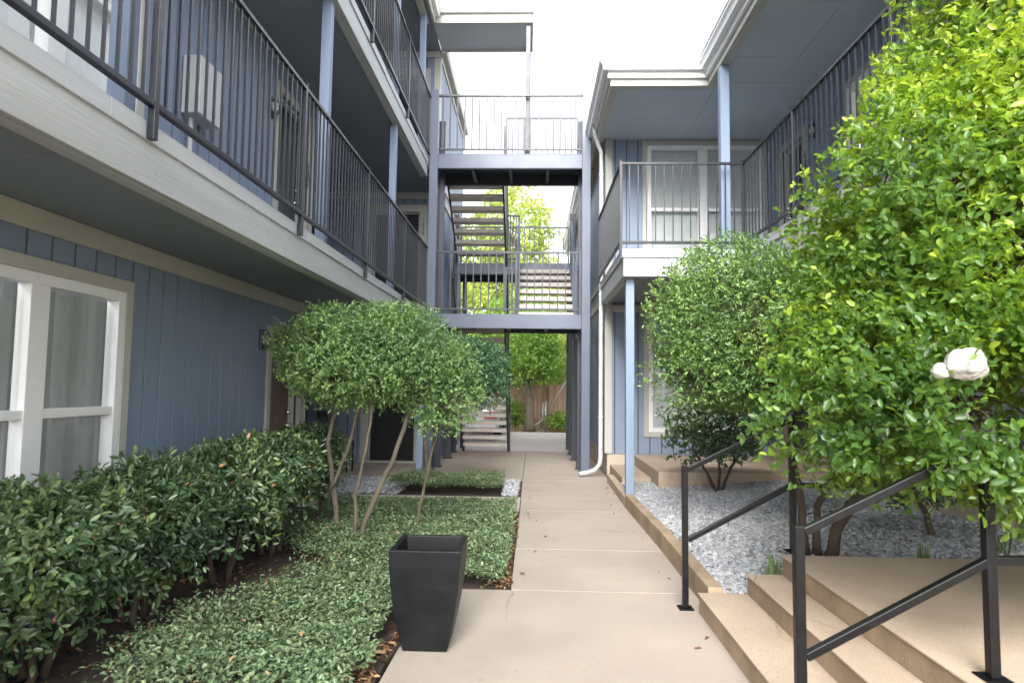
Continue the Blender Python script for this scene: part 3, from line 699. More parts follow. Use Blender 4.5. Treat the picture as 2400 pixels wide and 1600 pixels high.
# balcony
BXL, BYF, BXE = 1.15, 8.25, 2.72; zt, zb = 3.28, 2.97
d = MB(); d.box(BXL+.045, XRW-.04, BYF+.045, YF-.04, zb+.04, zt); d.box(BXE+.045, XRW-.04, Y0, BYF+.044, zb+.04, zt)
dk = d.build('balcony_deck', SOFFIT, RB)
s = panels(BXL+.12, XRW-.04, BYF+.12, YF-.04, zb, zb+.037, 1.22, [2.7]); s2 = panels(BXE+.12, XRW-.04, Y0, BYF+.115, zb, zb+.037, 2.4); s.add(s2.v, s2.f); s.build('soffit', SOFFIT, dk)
f = MB(); boards(f, 'x', BYF, BYF+.04, BXL, BXE, zb-.035, zt-.1, 3, 3); boards(f, 'y', BXL, BXL+.04, BYF+.041, YF-.04, zb-.035, zt-.1, 3, 3); boards(f, 'y', BXE, BXE+.04, Y0, BYF+.0395, zb-.035, zt-.1, 3, 1.3)
f.box(BXL+.041, BXE, BYF+.041, BYF+.115, zb-.04, zb+.036); f.box(BXE+.041, BXE+.115, Y0, BYF+.03, zb-.04, zb+.036); f.box(BXL+.0405, BXL+.115, BYF+.1155, YF-.04, zb-.04, zb+.036)
f.build('fascia', FASCIA, dk, bevel=.004)
f = MB(); boards(f, 'x', BYF-.018, BYF+.042, BXL-.018, BXE-.02, zt-.098, zt+.012, 3, 3); boards(f, 'y', BXL-.018, BXL+.042, BYF+.043, YF-.04, zt-.098, zt+.012, 3, 3); boards(f, 'y', BXE-.018, BXE+.042, Y0, BYF+.0405, zt-.098, zt+.012, 2.6, 1.1, .003)
f.build('cap_board', FASCIA2, dk, bevel=.004)
rx0, ry0, rx1 = BXL-.04, BYF-.04, BXE-.04
railing(RB, [((rx0, ry0), (rx1, ry0)), ((rx0, ry0), (rx0, YF-.05)), ((rx1, ry0), (rx1, .05))], zt+1.13, zt+.09, .12, [(rx0, ry0), (rx1, ry0), (rx1, 6.6), (rx1, 4.75), (rx1, 2.9), (rx1, 1.05), (rx1, .05)], gap=.112)
MB().box(1.20, 1.31, 8.37, 8.48, .1, 2.928).build('timber_post', POSTB, RB, bevel=.005)
MB().box(2.44, 2.56, 8.33, 8.45, 3.293, 5.795).build('timber_post', POSTB, RB, bevel=.005)
MB().box(2.60, 2.72, 1.9, 2.02, 3.293, 5.795).build('timber_post', POSTB, RB, bevel=.005)
# roof with the L shaped gutter
zs_ = 5.86; EX, EY, EX2 = 1.06, 8.93, 2.44
s = panels(EX+.05, XRW-.04, EY+.05, YF-.04, zs_, zs_+.04, 1.22, [2.6]); s2 = panels(EX2+.05, XRW-.04, Y0, EY+.045, zs_, zs_+.04, 1.22, [3.45], off=.93); s.add(s2.v, s2.f)
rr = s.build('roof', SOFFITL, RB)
f = MB(); f.box(EX, EX2-.0, EY, EY+.045, zs_-.06, zs_+.12); f.box(EX2, EX2+.045, Y0, EY+.045, zs_-.06, zs_+.12); f.box(EX, EX+.045, EY+.046, 21, zs_-.06, zs_+.12)
f.box(EX2+.046, EX2+.13, Y0, EY+.12, zs_-.062, zs_-.001); f.box(EX+.046, EX2+.04, EY+.046, EY+.12, zs_-.062, zs_-.001); f.box(EX+.046, EX+.12, EY+.121, YF-.05, zs_-.062, zs_-.001)
f.build('fascia', TRIM, rr, bevel=.004)
f = MB(); f.box(EX-.045, EX2-.046, EY-.045, EY-.001, zs_+.04, zs_+.26); f.box(EX2-.045, EX2-.001, Y0, EY-.001, zs_+.04, zs_+.26); f.box(EX-.045, EX-.001, EY, 21, zs_+.04, zs_+.26); f.build('drip_board', WHITE, rr, bevel=.003)
gp = [(EX-.046, 21), (EX-.046, EY-.046), (EX2-.046, EY-.046), (EX2-.046, Y0)]; sd_ = [(-1,0), (-1,-1), (-1,-1), (-1,0)]
gutter(gp, zs_+.13, zs_+.27, .11, sd_).build('gutter', WHITE, rr)
MB().add([(EX-.06,21,6.14),(EX-.06,EY-.06,6.14),(EX2-.06,EY-.06,6.14),(EX2-.06,Y0,6.14),(7.5,Y0,7.2),(7.5,21,7.4)],[(0,1,2,5),(2,3,4,5)]).build('shingles', SHINGLE, rr)
ds = MB(); ds.tube([(1.0,10.75,6.0),(1.02,10.85,5.86),(1.145,11.0,5.6),(1.15,11.0,5.4),(1.15,11.0,.32),(1.13,10.98,.2),(1.05,10.94,.11),(.92,10.9,.07),(.78,10.86,.05)], [.037]*9, 12)
do_ = ds.build('downspout', TRIMW, RB, smooth=True)
st_ = MB()
for z in (5.2, 3.1, 1.0): st_.tube([(1.15,11.0,z-.02),(1.15,11.0,z+.02)], .041, 12)
st_.build('strap', WHITE, do_)

# ================================================================ steel bridge and stair
ST = thing('steel_staircase', 'slate blue steel bridge and stair joining the two buildings', 'staircase', (-.4, 12.5, 0))
BY, BY2 = 11.42, 12.35; bx0, bx1 = -1.86, .92
for x, y, z, wd in ((bx0,BY,6.91,.15),(bx1,BY,6.91,.15),(-1.78,11.86,6.5,.13),(.87,11.86,6.5,.13),(-1.76,13.3,2.5,.13),(.86,13.3,2.5,.13),(-1.80,14.5,5.42,.13),(.86,14.4,5.42,.13)):
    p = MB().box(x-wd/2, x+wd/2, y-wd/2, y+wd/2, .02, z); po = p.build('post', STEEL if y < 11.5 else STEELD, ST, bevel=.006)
    MB().box(x-wd*.75, x+wd*.75, y-wd*.75, y+wd*.75, .0, .018).build('base_plate', STEELD, po)
def channel(x0, x1, y, z0, z1, sgn=-1):
    mb = MB(); mb.box(x0, x1, y-.006, y+.006, z0+.012, z1-.012); mb.box(x0, x1, y-.006, y+.07, z0, z0+.012); mb.box(x0, x1, y-.006, y+.07, z1-.012, z1); return mb
for z0, z1 in ((2.525, 2.78), (5.44, 5.71)):
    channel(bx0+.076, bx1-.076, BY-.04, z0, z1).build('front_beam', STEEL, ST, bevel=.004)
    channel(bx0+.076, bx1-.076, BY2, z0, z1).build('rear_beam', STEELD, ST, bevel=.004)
    pl = MB().box(bx0+.08, bx1-.08, BY+.035, BY2-.01, z1-.075, z1-.004)
    for i in range(1, 4):
        x = bx0+(bx1-bx0)*i/4; pl.box(x-.03, x+.03, BY+.035, BY2-.01, z0+.03, z1-.076)
    pl.build('walkway_plate', STEELD, ST)
    sx = MB(); sx.box(bx0-.06, bx0-.05, BY+.08, 12.3, z0, z1); sx.box(bx1+.0, bx1+.012, BY+.08, 14.4, z0, z1) if z0 < 3 else sx.box(bx1, bx1+.012, BY+.08, BY2, z0, z1); sx.build('side_beam', STEELD, ST)
ML0, ML1, MZ = 14.42, 15.5, 4.29
channel(-1.82, .84, ML0, MZ-.26, MZ).build('landing_beam', STEEL, ST, bevel=.004); channel(-1.82, .84, ML1, MZ-.26, MZ).build('landing_beam', STEELD, ST, bevel=.004)
MB().box(-1.82, .84, ML0+.07, ML1-.01, MZ-.07, MZ-.004).build('landing_plate', STEELD, ST)
for x in (-1.70, .84): MB().box(x-.05, x+.05, ML1-.05, ML1+.05, 0, MZ-.261).build('landing_post', STEELD, ST, bevel=.004)
def flight(x0, x1, y0, z0, y1, z1, n, sm, tm=TREADM):
    fo_ = bpy.data.objects.new('stair_flight', None); C.objects.link(fo_); fo_.parent = ST; fo_.location = -ST.location
    for x in (x0-.02, x1+.02): MB().bar((x, y0, z0+.0), (x, y1, z1-.08), .04, .2).build('stringer', sm, fo_, bevel=.004)
    for i in range(1, n):
        t = i/n; y = y0+(y1-y0)*t; z = z0+(z1-z0)*t; s_ = 1 if y1 > y0 else -1
        tb = MB().box(x0, x1, y-.02*s_, y+.26*s_, z-.085, z); tb.build('tread', tm, fo_, bevel=.006)
    return fo_
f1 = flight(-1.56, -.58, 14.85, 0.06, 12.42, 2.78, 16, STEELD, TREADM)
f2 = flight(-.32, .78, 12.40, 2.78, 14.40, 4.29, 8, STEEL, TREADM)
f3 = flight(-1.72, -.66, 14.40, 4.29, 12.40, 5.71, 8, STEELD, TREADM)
def stair_rail(x, y0, z0, y1, z1, n, m):
    mb = MB(); mb.bar((x, y0, z0+.95), (x, y1, z1+.95), .045, .04)
    mb.box(x-.022, x+.022, y0-.022, y0+.022, z0, z0+.95); mb.box(x-.022, x+.022, y1-.022, y1+.022, z1, z1+.95)
    for i in range(1, n): t = i/n; mb.box(x-.007, x+.007, y0+(y1-y0)*t-.007, y0+(y1-y0)*t+.007, z0+(z1-z0)*t+.1, z0+(z1-z0)*t+.94)
    mb.build('stair_rail', m, ST)
stair_rail(-.36, 12.42, 2.78, 14.38, 4.29, 14, STEEL); stair_rail(.82, 12.42, 2.78, 14.38, 4.29, 14, STEEL)
stair_rail(-.62, 14.38, 4.29, 12.42, 5.71, 14, STEELD)
mb = MB(); mb.bar((-.54,14.86,.9),(-.54,12.42,3.62),.04,.04); mb.box(-.56,-.52,14.84,14.88,0,.9); mb.bar((-1.6,14.86,.9),(-1.6,12.42,3.62),.04,.04); mb.box(-1.62,-1.58,14.84,14.88,0,.9); mb.build('stair_rail', STEELD, ST)
def guard(a, b, zt_, zb_, posts=(), gap=.135, m=STEELD, bw=.0095):
    mb = MB(); mb.bar((*a, zt_), (*b, zt_), .042, .036); mb.bar((*a, zb_), (*b, zb_), .036, .03)
    L = math.hypot(b[0]-a[0], b[1]-a[1]); n = max(2, round(L/gap))
    for i in range(1, n):
        t = i/n; x = a[0]+(b[0]-a[0])*t; y = a[1]+(b[1]-a[1])*t; mb.box(x-bw, x+bw, y-bw, y+bw, zb_, zt_)
    for x, y in posts: mb.box(x-.02, x+.02, y-.02, y+.02, zb_-.09, zt_)
    mb.build('guard_rail', m, ST)
guard((bx0-.12, BY-.02), (bx1-.07, BY-.02), 6.81, 5.80, bw=.013); guard((bx0+.07, BY-.02), (bx1-.09, BY-.02), 3.90, 2.87, [(bx1-.1, BY-.02)])
guard((-.58, BY2), (bx1-.1, BY2), 6.79, 5.80, [(-.58, BY2), (bx1-.1, BY2)], .12, bw=.013)
guard((-.56, BY2), (-.36, BY2), 3.78, 2.87, [(-.56, BY2), (-.36, BY2)], .07)
guard((-1.80, ML1-.03), (.82, ML1-.03), 5.38, 4.38, [(-1.8, ML1-.03), (.82, ML1-.03)], .12)
guard((-.62, ML0), (-.36, ML0), 5.38, 4.38, [(-.36, ML0)], .07)

# ================================================================ hand rails by the steps
def handrail(y, label):
    t = thing('handrail', label, 'handrail', (1.05, y, 0), 'black handrails of the concrete steps')
    s = .039
    for x, z0, z1 in ((1.055, 0, .965), (1.79, .395, 1.325), (3.75, .395, 1.325)):
        p = MB().box(x-s/2, x+s/2, y-s/2, y+s/2, z0+.008, z1).build('post', BLACKM, t, bevel=.004)
        MB().box(x-.05, x+.05, y-.05, y+.05, z0, z0+.008).build('base_plate', BLACKM, p, bevel=.002)
    for za, zb_ in ((.94, 1.295), (.46, .845)):
        m_ = MB(); m_.bar((1.075, y, za), (1.79, y, zb_), .033, .033); m_.bar((1.81, y, zb_), (3.75, y, zb_), .033, .033)
        m_.build('rail', BLACKM, t, bevel=.004)
handrail(4.53, 'black steel handrail at the far edge of the steps, beside the gravel'); handrail(2.62, 'black steel handrail in front of the steps, its upper post topped by overhanging leaves')

# ================================================================ planter
PLT = thing('planter', 'tall tapered charcoal planter standing on the walkway edge', 'planter', (-.6, 3.85, 0))
mb = MB(); prof = [(.0,.125),(.02,.13),(.12,.152),(.24,.174),(.36,.19),(.48,.199),(.575,.203)]
vs = []; fs = []
cx, cy = -.598, 3.83
for z, h in prof: vs += [(cx-h,cy-h,z),(cx+h,cy-h,z),(cx+h,cy+h,z),(cx-h,cy+h,z)]
for i in range(len(prof)-1):
    for k in range(4): fs.append((i*4+k, i*4+(k+1)%4, (i+1)*4+(k+1)%4, (i+1)*4+k))
o = len(vs); h = .172
vs += [(cx-h,cy-h,.575),(cx+h,cy-h,.575),(cx+h,cy+h,.575),(cx-h,cy+h,.575)]
h2 = .165; vs += [(cx-h2,cy-h2,.49),(cx+h2,cy-h2,.49),(cx+h2,cy+h2,.49),(cx-h2,cy+h2,.49)]
t_ = o-4
for k in range(4): fs.append((t_+k, t_+(k+1)%4, o+(k+1)%4, o+k)); fs.append((o+k, o+(k+1)%4, o+4+(k+1)%4, o+4+k))
fs.append((3,2,1,0)); mb.add(vs, fs); mb.build('shell', PLANTR, PLT, bevel=.005)
mb = MB(); h3 = .135
for a, b, c, d in ((-h2,h2,-h2,-h3),(-h2,h2,h3,h2),(-h2,-h3,-h3,h3),(h3,h2,-h3,h3)): mb.box(cx+a, cx+b, cy+c, cy+d, .46, .478)
mb.box(cx-h3, cx+h3, cy-h3, cy+h3, .18, .2); mb.build('liner', PLANTR, PLT, bevel=.003)

# ================================================================ chair on the shaded patio
CH = thing('wooden_chair', 'dark wooden chair with a pale round seat on the shaded patio', 'chair', (-3.35, 10.95, 0))
MB().tube([(-3.3,10.95,.53),(-3.3,10.95,.545),(-3.3,10.95,.565),(-3.3,10.95,.575)], [.21,.225,.225,.2], 24).build('seat', SEATM, CH)
for x, y in ((-3.12,10.78),(-3.12,11.12),(-3.48,10.78),(-3.48,11.12)):
    MB().tube([(x,y,0),(x,y,.53)], [.017,.02], 10).build('leg', CHAIRM, CH, smooth=True)
bk = MB(); 
for y in (10.76, 10.88, 11.02, 11.14): bk.bar((-3.5,y,.53), (-3.62,y,1.0), .03, .02)
bk.bar((-3.61,10.72,.98), (-3.61,11.18,.98), .03, .1); bk.build('backrest', CHAIRM, CH, bevel=.004)
MB().bar((-3.48,10.78,.2),(-3.12,10.78,.2),.02).bar((-3.48,11.12,.2),(-3.12,11.12,.2),.02).build('stretcher', CHAIRM, CH)

# ================================================================ planting
def trunk(par, paths, m=BARK, n=9):
    for pts, r0, r1 in paths:
        P = [np.array(p, float) for p in pts]; Q = []; 
        for i in range(len(P)-1):
            for t in np.linspace(0, 1, 5)[:-1]: Q.append(P[i]*(1-t)+P[i+1]*t+RNG.normal(size=3)*.006)
        Q.append(P[-1]); rr = np.linspace(r0, r1, len(Q))*(1+RNG.normal(size=len(Q))*.05); rr[0] *= 1.25
        MB().tube(Q, list(rr), n).build('trunk', m, par, smooth=True)
def plant(name, label, cat, base, lobes, n_twig, leaf, m, seed, trunks, heads, bark=BARK, n_br=30, br=.02, group=None, fork=3, **kw):
    t = thing(name, label, cat, base, group)
    V, F, va, P, TD = crown(lobes, n_twig, leaf, seed, **kw)
    if m is L_HEDGE: 
        r = np.random.default_rng(seed+9); q = r.uniform(size=len(va)//6); x = va.reshape(-1, 6).copy(); x *= .86; x[q < .008] = 1.; va = x.ravel()
    bulk('crown', V, F, va, m, t)
    trunk(t, trunks, bark)
    sel = np.random.default_rng(seed+5).choice(len(P), min(n_br, len(P)), replace=False)
    if n_br: branches('branches', heads, P[sel], t, bark, br, seed=seed, fork=fork)
    return t
# hedge on the left
HG = 'dark green hedge shrubs along the left wall'
hs_ = [(-2.52,2.3,.40,.5,.27,.66),(-2.50,3.2,.41,.52,.27,.65),(-2.46,4.05,.39,.5,.26,.68),(-2.36,4.9,.39,.48,.27,.72),(-2.31,5.7,.35,.46,.25,.74),(-2.28,6.5,.31,.42,.23,.78)]
HL = ['hedge shrub at the frame edge, under the big left window', 'hedge shrub with large glossy leaves, in front of the white window frame', 'hedge shrub in the middle of the row, with a few brown leaves',
      'hedge shrub below the right end of the ground floor window', 'hedge shrub in front of the bare blue siding', 'farthest hedge shrub, in front of the brown door']
for i, (x, y, rx, ry, rz, z) in enumerate(hs_):
    tk = []
    for k in range(4):
        a = k*1.6+i; tk.append(([(x+.06*math.cos(a), y+.1*math.sin(a), 0), (x+.14*math.cos(a), y+.2*math.sin(a), .3), (x+.2*math.cos(a), y+.28*math.sin(a), .62)], .022, .01))
    plant('hedge_shrub', HL[i], 'shrub', (x, y, 0), [((x,y,z),(rx,ry,rz),1.),((x+.05,y+.05,z-.22),(rx*.78,ry*.95,rz*.95),.5)], 2000, .046, L_HEDGE, 40+i, tk, [(x,y,.35)], BARKD, 60, .011, HG, per=(5,9), twig=.11, shell=.5, lump=.16, gap=-.75, aspect=.46, tipvar=.3)
# left multi-stem tree
plant('small_tree', 'multi stemmed small tree with rounded pale green crown in the ground cover', 'tree', (-1.7, 6, 0),
      [((-1.72,6.1,1.76),(.78,.7,.47),1.),((-1.28,6.0,1.78),(.6,.6,.44),.7),((-.92,6.2,1.5),(.40,.42,.44),.5),((-2.2,6.1,1.72),(.35,.45,.32),.3)], 6800, .030, L_TREE, 61,
      [([(-1.82,6.1,0),(-1.88,6.1,.45),(-1.96,6.12,.95),(-1.88,6.1,1.3),(-1.86,6.1,1.5)],.028,.016), ([(-1.9,6.08,.5),(-1.78,6.08,.8),(-1.66,6.05,1.25),(-1.45,6.05,1.5)],.02,.012),
       ([(-1.56,5.82,0),(-1.5,5.85,.3),(-1.30,5.95,.8),(-1.18,6.05,1.2),(-1.1,6.05,1.4)],.03,.016), ([(-1.58,5.82,.1),(-1.6,5.85,.5),(-1.54,5.9,.9),(-1.5,5.95,1.35)],.02,.011), ([(-1.12,6.3,.1),(-1.05,6.3,.55),(-.95,6.25,1.0),(-.9,6.2,1.3)],.017,.012)],
      [(-1.86,6.1,1.45),(-1.12,6.05,1.3),(-1.5,6.05,1.45),(-.92,6.2,1.2)], BARK, 110, .016, per=(5,9), twig=.1, shell=.5, lump=.14, gap=-.62, fork=3, aspect=.56)
plant('small_tree', 'darker small tree on a straight grey trunk by the patio edge', 'tree', (-1.6, 10.0, 0),
      [((-1.02,9.85,1.75),(.66,.55,.48),1.),((-.72,9.8,1.5),(.38,.4,.36),.5)], 3400, .034, L_TREED, 62,
      [([(-1.63,10.05,0),(-1.66,10.0,.5),(-1.72,9.98,1.1),(-1.45,9.9,1.5)],.04,.022)], [(-1.4,9.9,1.45),(-1.0,9.85,1.5)], BARK, 50, .018, per=(5,9), twig=.1, shell=.5, lump=.12, gap=-.7, aspect=.56)
# right: mid tree, dark shrubs, foreground tree
plant('small_tree', 'dense domed bright green tree growing from the gravel', 'tree', (2.16, 5.2, .25),
      [((1.98,6.15,2.05),(.84,.75,.88),1.),((2.2,6.2,1.75),(.85,.75,.55),.5),((1.55,6.1,1.6),(.5,.55,.44),.5)], 10500, .030, L_MID, 63,
      [([(2.14,5.2,.2),(2.12,5.22,.7),(2.1,5.4,1.1),(2.1,5.8,1.5)],.035,.022)], [(2.1,5.7,1.4),(1.95,6.0,1.5)], BARKD, 90, .02, per=(5,9), twig=.085, shell=.55, lump=.1, gap=-.7, aspect=.5, flat=1.42)
plant('dark_shrub', 'low dark glossy shrub in the gravel in front of the raised patio', 'shrub', (2.4, 8.4, .2),
      [((2.4,8.4,1.0),(.68,.45,.36),1.),((2.05,8.4,.8),(.35,.35,.3),.35)], 800, .06, L_HEDGE, 64,
      [([(2.38,8.45,.15),(2.2,8.42,.5),(2.05,8.4,.75)],.022,.012),([(2.42,8.45,.15),(2.55,8.42,.5),(2.7,8.4,.8)],.022,.012),([(2.4,8.45,.15),(2.4,8.4,.7)],.02,.012)], [(2.4,8.4,.65)], BARKD, 40, .013, per=(4,8), twig=.12, shell=.45, lump=.15, gap=-.6)
plant('dark_shrub', 'small dark shrub behind the near handrail, beside the right wall', 'shrub', (3.2, 5.4, .35),
      [((3.1,5.5,.84),(.45,.4,.26),1.)], 360, .05, L_HEDGE, 65, [([(3.22,5.35,.3),(3.2,5.4,.5),(3.1,5.45,.75)],.03,.015)], [(3.15,5.45,.7)], BARKD, 20, .012, per=(4,8), twig=.1, shell=.45, lump=.15, gap=-.6)
BAGC = np.array([1.62, 2.45, 1.607])
def fgcut(P):
    d = P-BAGC; ax = np.array([-.58,-.81,-.03]); a = d@ax; q = np.linalg.norm(d-a[:, None]*ax, axis=1)
    return ~((np.linalg.norm(d, axis=1) < .075) | ((a > 0) & (a < .5) & (q < .03)))
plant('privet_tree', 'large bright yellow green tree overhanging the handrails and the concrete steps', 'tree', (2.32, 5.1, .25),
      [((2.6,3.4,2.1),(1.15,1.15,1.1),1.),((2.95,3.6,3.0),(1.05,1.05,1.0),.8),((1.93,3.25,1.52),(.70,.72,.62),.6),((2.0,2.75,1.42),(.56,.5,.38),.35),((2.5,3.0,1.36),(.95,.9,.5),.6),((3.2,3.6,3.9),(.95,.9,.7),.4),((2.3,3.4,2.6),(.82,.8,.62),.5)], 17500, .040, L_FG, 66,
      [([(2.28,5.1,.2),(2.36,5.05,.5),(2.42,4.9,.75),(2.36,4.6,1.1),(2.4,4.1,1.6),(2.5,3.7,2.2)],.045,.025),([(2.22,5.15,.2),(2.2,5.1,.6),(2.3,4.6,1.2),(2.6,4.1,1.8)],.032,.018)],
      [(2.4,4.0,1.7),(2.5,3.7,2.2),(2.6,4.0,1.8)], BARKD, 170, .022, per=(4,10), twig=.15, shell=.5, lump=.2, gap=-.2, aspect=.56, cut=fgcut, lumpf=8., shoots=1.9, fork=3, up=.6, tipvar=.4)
# white plastic caught in the twigs
bm_v, bm_f = _subd(*_subd(*_subd(SPV, SPF)))
v = bm_v*np.array([.072,.045,.068])*(1+.26*noise3(bm_v, 2.9, 3)+.10*noise3(bm_v, 6, 4)+.05*noise3(bm_v, 15, 6)+.03*noise3(bm_v, 34, 7))[:, None]+BAGC
tail = bm_v*np.array([.036,.025,.03])*(1+.2*noise3(bm_v, 4, 8))[:, None]+BAGC+np.array([-.085,.015,-.03])
mb = MB(); mb.add(v, [tuple(f) for f in bm_f]); mb.add(tail, [tuple(f) for f in bm_f]); tag(mb.build('plastic_bag', BAGM, smooth=True), 'crumpled white plastic caught among the twigs of the large yellow green tree', 'plastic bag')
# grass tufts in the gravel
for i, (x, y, lab) in enumerate(((2.72,4.62,'thin green grass tuft at the gravel edge, left of the near handrail post'),(3.28,4.66,'sparse grass tuft in the gravel beyond the landing, right of the post'),(1.72,4.68,'tiny weed sprouting from gravel beside the upper step'))):
    n = 26; r = np.random.default_rng(80+i); a = r.uniform(0, 6.28, n); P = np.stack([x+r.normal(size=n)*.025, y+r.normal(size=n)*.025, np.full(n, float(gravel_z(x, y)))], 1)
    D = np.stack([np.cos(a)*.35, np.sin(a)*.35, np.ones(n)], 1); V, F = leaf_arrays(P, D, np.stack([np.cos(a), np.sin(a), np.zeros(n)], 1), r.uniform(.08,.2,n), .05, .2, .2)
    tag(bulk('grass_tuft', V, F, np.repeat(r.uniform(.3,.9,n), 6), L_COVER), lab, 'grass tuft', 'grass tufts in the gravel')

# ---------------------------------------------------------------- beyond the stair: fence, trees, car
FE = thing('timber_fence', 'weathered brown board fence across the end of the driveway', 'fence', (2, 22.6, 0))
pn = MB(); x = -9.
while x < 9: pn.box(x, x+.138, 22.6, 22.62, .05, 1.5+random.uniform(-.012,.012)); x += .142
pn.build('board_panel', WOODF, FE)
rl = MB(); rl.box(-9, 9, 22.56, 22.6, .3, .39); rl.box(-9, 9, 22.56, 22.6, 1.2, 1.29); rl.box(-9, 9, 22.55, 22.66, 1.515, 1.55); rl.build('rail', WOODF, FE)
for x in np.arange(-9, 9.1, 2.4): MB().box(x-.05, x+.05, 22.47, 22.559, 0, 1.5).build('post', WOODF, FE)
GP = thing('brace_post', 'thin grey metal posts with a diagonal brace before the fence', 'post', (.42, 22, 0))
MB().tube([(.42,22,0),(.42,22,1.0)], .035, 8).build('post', GALV, GP, smooth=True); MB().tube([(.42,22,.55),(1.15,22,1.75)], .02, 8).build('brace', GALV, GP, smooth=True)
MB().tube([(.33,22.05,0),(.33,22.05,.95)], .025, 8).build('post', GALV, GP, smooth=True); MB().tube([(.42,22,.45),(-.15,22,.0)], .02, 8).build('brace', GALV, GP, smooth=True)
def far_tree(label, base, lobes, n, leaf, m, seed, tr_, **kw):
    return plant('tree', label, 'tree', base, lobes, n, leaf, m, seed, tr_, [tr_[0][0][-1]], BARK, 26, .06, 'trees beyond the driveway', per=(5,9), twig=.35, lump=.2, gap=-.35, aspect=.4, **kw)
far_tree('feathery bright green tree standing in front of the board fence', (-.12,21.6,0), [((-.25,21.5,2.9),(1.0,.9,1.0),1.),((.35,21.5,2.3),(.7,.8,.6),.5),((-.8,21.6,2.0),(.55,.6,.6),.4)], 1700, .11, L_FAR, 70, [([(-.12,21.6,0),(-.1,21.6,.8),(-.2,21.6,1.7)],.17,.09)], shell=.45)
far_tree('tall pale green tree rising above the stair', (-.6,28,0), [((-1.0,28,8.4),(1.9,1.6,2.2),1.),((.0,28,6.0),(1.3,1.4,1.6),.7),((-2.6,28,6.8),(1.5,1.5,1.6),.6)], 2300, .17, L_FARY, 71, [([(-.6,28,0),(-.5,28,2.5),(-.8,28,6)],.26,.12)], shell=.4)
far_tree('broad yellow green tree behind the left stair posts', (-3.4,25,0), [((-3.0,25,3.9),(2.0,1.6,1.5),1.),((-1.6,24.6,2.6),(1.2,1.2,1.0),.6),((-4.6,25,5.4),(1.6,1.5,1.5),.5)], 2300, .15, L_FARY, 72, [([(-3.4,25,0),(-3.3,25,1.4),(-3.1,25,2.6)],.2,.12)], shell=.4)
far_tree('leafy tree hanging over the right end of the fence', (1.6,24.2,0), [((1.3,24,2.9),(1.3,1.1,1.1),1.),((.6,23.5,2.2),(.8,.6,.6),.5),((2.2,24.2,3.6),(1.0,1.0,.8),.4)], 1700, .13, L_FARY, 73, [([(1.6,24.2,0),(1.5,24.2,2.2)],.14,.08)], shell=.4)
far_tree('small distant tree showing between stair and right building', (2.0,30,0), [((1.9,30,5.6),(.9,.9,1.3),1.),((1.4,30,8.6),(.5,.5,.35),.15)], 700, .17, L_FARY, 74, [([(2.0,30,0),(1.95,30,5)],.16,.06)], shell=.4)
far_tree('wide bright shrub mass rising just behind the fence', (-.2,24.6,0), [((-.6,24.6,1.9),(1.5,.8,1.0),1.),((1.6,25.2,2.6),(1.4,1.,1.3),.8),((-2.6,25,2.2),(1.4,.9,1.2),.7)], 1900, .13, L_FARY, 79, [([(-.2,24.6,0),(-.3,24.6,.9)],.12,.08)], shell=.3)
far_tree('tall loose tree high behind the stair landing', (-3.2,31,0), [((-2.6,31,7.2),(2.2,1.6,2.2),1.),((.4,31.5,4.4),(2.0,1.4,1.3),.8)], 2300, .18, L_FAR, 80, [([(-3.2,31,0),(-3.0,31,3),(-2.8,31,5.6)],.24,.1)], shell=.35)
far_tree('round green tree left of the feathery one, behind the stair', (-1.15,23.6,0), [((-1.2,23.6,3.4),(1.2,1.,1.2),1.),((-.2,24.2,4.2),(1.1,1,1.),.6)], 1500, .13, L_FAR, 75, [([(-1.0,21.4,0),(-1.0,21.6,1.2),(-1.1,23.,2.6)],.16,.1)], shell=.4)
def ivy(label, base, lobes, n, seed):
    return plant('fence_shrub', label, 'shrub', base, lobes, n, .09, L_FAR, seed, [([base,(base[0],base[1],.3)],.03,.02)], [(base[0],base[1],.3)], BARKD, 14, .02, 'undergrowth by the fence', per=(4,8), twig=.2, lump=.2, gap=-.3, shell=.3)
ivy('dark ivy clump at the fence foot beside the tree trunk', (-.6,22.2,0), [((-.65,22.2,.5),(.4,.3,.5),1.)], 220, 77); ivy('low ivy clump at the fence foot under the diagonal brace', (.85,22.25,0), [((.85,22.25,.25),(.55,.25,.28),1.)], 240, 78)

CR = thing('parked_car', 'white car with red tail lights parked behind the stair', 'car', (-1.75, 18, 0))
def loft(secs, m, name, par):
    mb = MB(); n = len(secs[0])
    for s_ in secs: mb.v += s_
    for i in range(len(secs)-1):
        for k in range(n): mb.f.append((i*n+k, i*n+(k+1)%n, (i+1)*n+(k+1)%n, (i+1)*n+k))
    mb.f.append(tuple(reversed(range(n)))); mb.f.append(tuple(range((len(secs)-1)*n, len(secs)*n)))
    o = mb.build(name, m, par, smooth=True); sb = o.modifiers.new('s', 'SUBSURF'); sb.levels = 1; sb.render_levels = 2; return o
ccx, cy0 = -1.78, 17.3
def sec(y, zl, zh, hw, hr): 
    return [(ccx-hw*.9,cy0+y,zl),(ccx+hw*.9,cy0+y,zl),(ccx+hw,cy0+y,zl+.2),(ccx+hw,cy0+y,zl+(zh-zl)*.7),(ccx+hr,cy0+y,zh),(ccx-hr,cy0+y,zh),(ccx-hw,cy0+y,zl+(zh-zl)*.7),(ccx-hw,cy0+y,zl+.2)]
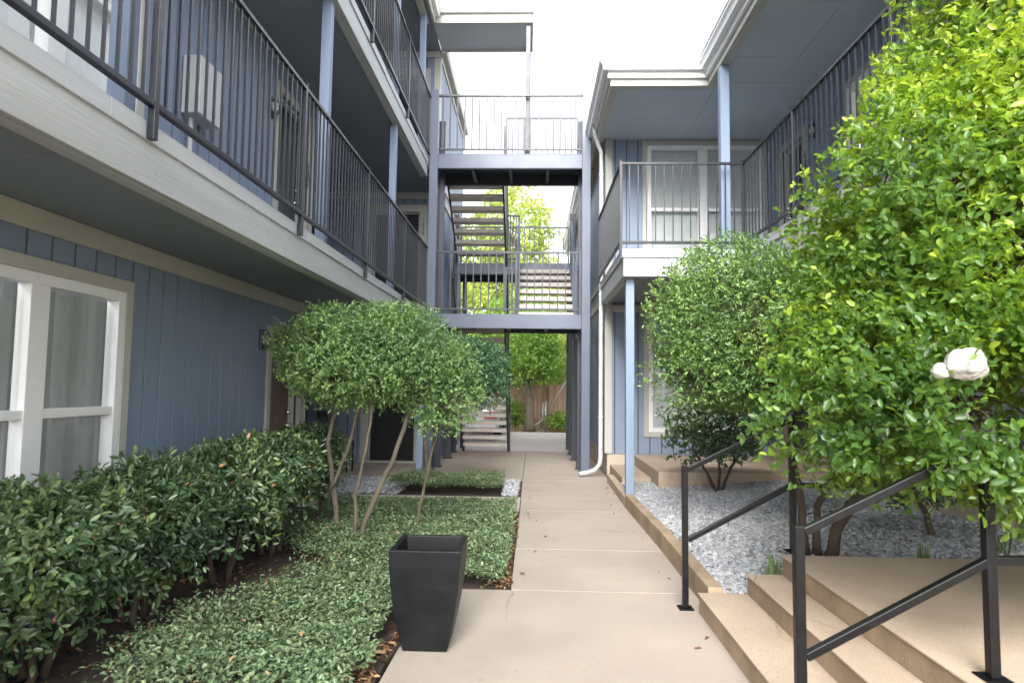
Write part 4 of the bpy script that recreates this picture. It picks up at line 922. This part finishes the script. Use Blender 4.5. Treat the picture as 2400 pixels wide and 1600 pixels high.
body = loft([sec(0,.35,.88,.78,.68),sec(.05,.25,.95,.86,.74),sec(.5,.2,.99,.9,.78),sec(1.6,.2,.96,.91,.8),sec(3.0,.2,.95,.91,.78),sec(3.9,.22,.84,.88,.7),sec(4.35,.3,.66,.78,.6)], CARP, 'body', CR)
def csec(y, zh, hw, hr): return [(ccx-hw,cy0+y,.9),(ccx+hw,cy0+y,.9),(ccx+hr,cy0+y,zh),(ccx-hr,cy0+y,zh)]
loft([csec(.35,.96,.7,.62),csec(.95,1.4,.74,.56),csec(2.2,1.42,.76,.57),csec(3.05,.97,.74,.66)], CARP, 'cabin', CR)
g = MB().add([(ccx-.58,cy0+.36,1.02),(ccx+.58,cy0+.36,1.02),(ccx+.5,cy0+.80,1.33),(ccx-.5,cy0+.80,1.33),(ccx-.58,cy0+.40,1.02),(ccx+.58,cy0+.40,1.02),(ccx+.5,cy0+.84,1.33),(ccx-.5,cy0+.84,1.33)],[(0,1,2,3),(7,6,5,4),(0,4,5,1),(1,5,6,2),(2,6,7,3),(3,7,4,0)]); g.build('rear_window', DOORM, CR)
for s_ in (-1, 1):
    MB().box(ccx+s_*.46, ccx+s_*.83, cy0-.03, cy0+.1, .62, .8).build('tail_light', RED, CR, bevel=.02); MB().box(ccx+s_*.3, ccx+s_*.75, cy0-.045, cy0+.05, .38, .42).build('reflector', RED, CR)
    for y in (.85, 3.45):
        wq = MB().tube([(ccx+s_*.68,cy0+y,.31),(ccx+s_*.7,cy0+y,.31),(ccx+s_*.88,cy0+y,.31),(ccx+s_*.9,cy0+y,.31)], [.28,.31,.31,.28], 20).build('wheel', TYRE, CR); MB().tube([(ccx+s_*.885,cy0+y,.31),(ccx+s_*.91,cy0+y,.31)], [.2,.18], 16).build('rim', CHROME, wq)
MB().box(ccx-.8, ccx+.8, cy0-.06, cy0+.1, .3, .52).build('bumper', CARP, CR, bevel=.04)
MB().box(ccx-.16, ccx+.16, cy0-.03, cy0-.0, .6, .76).build('number_plate', BLINDW, CR)
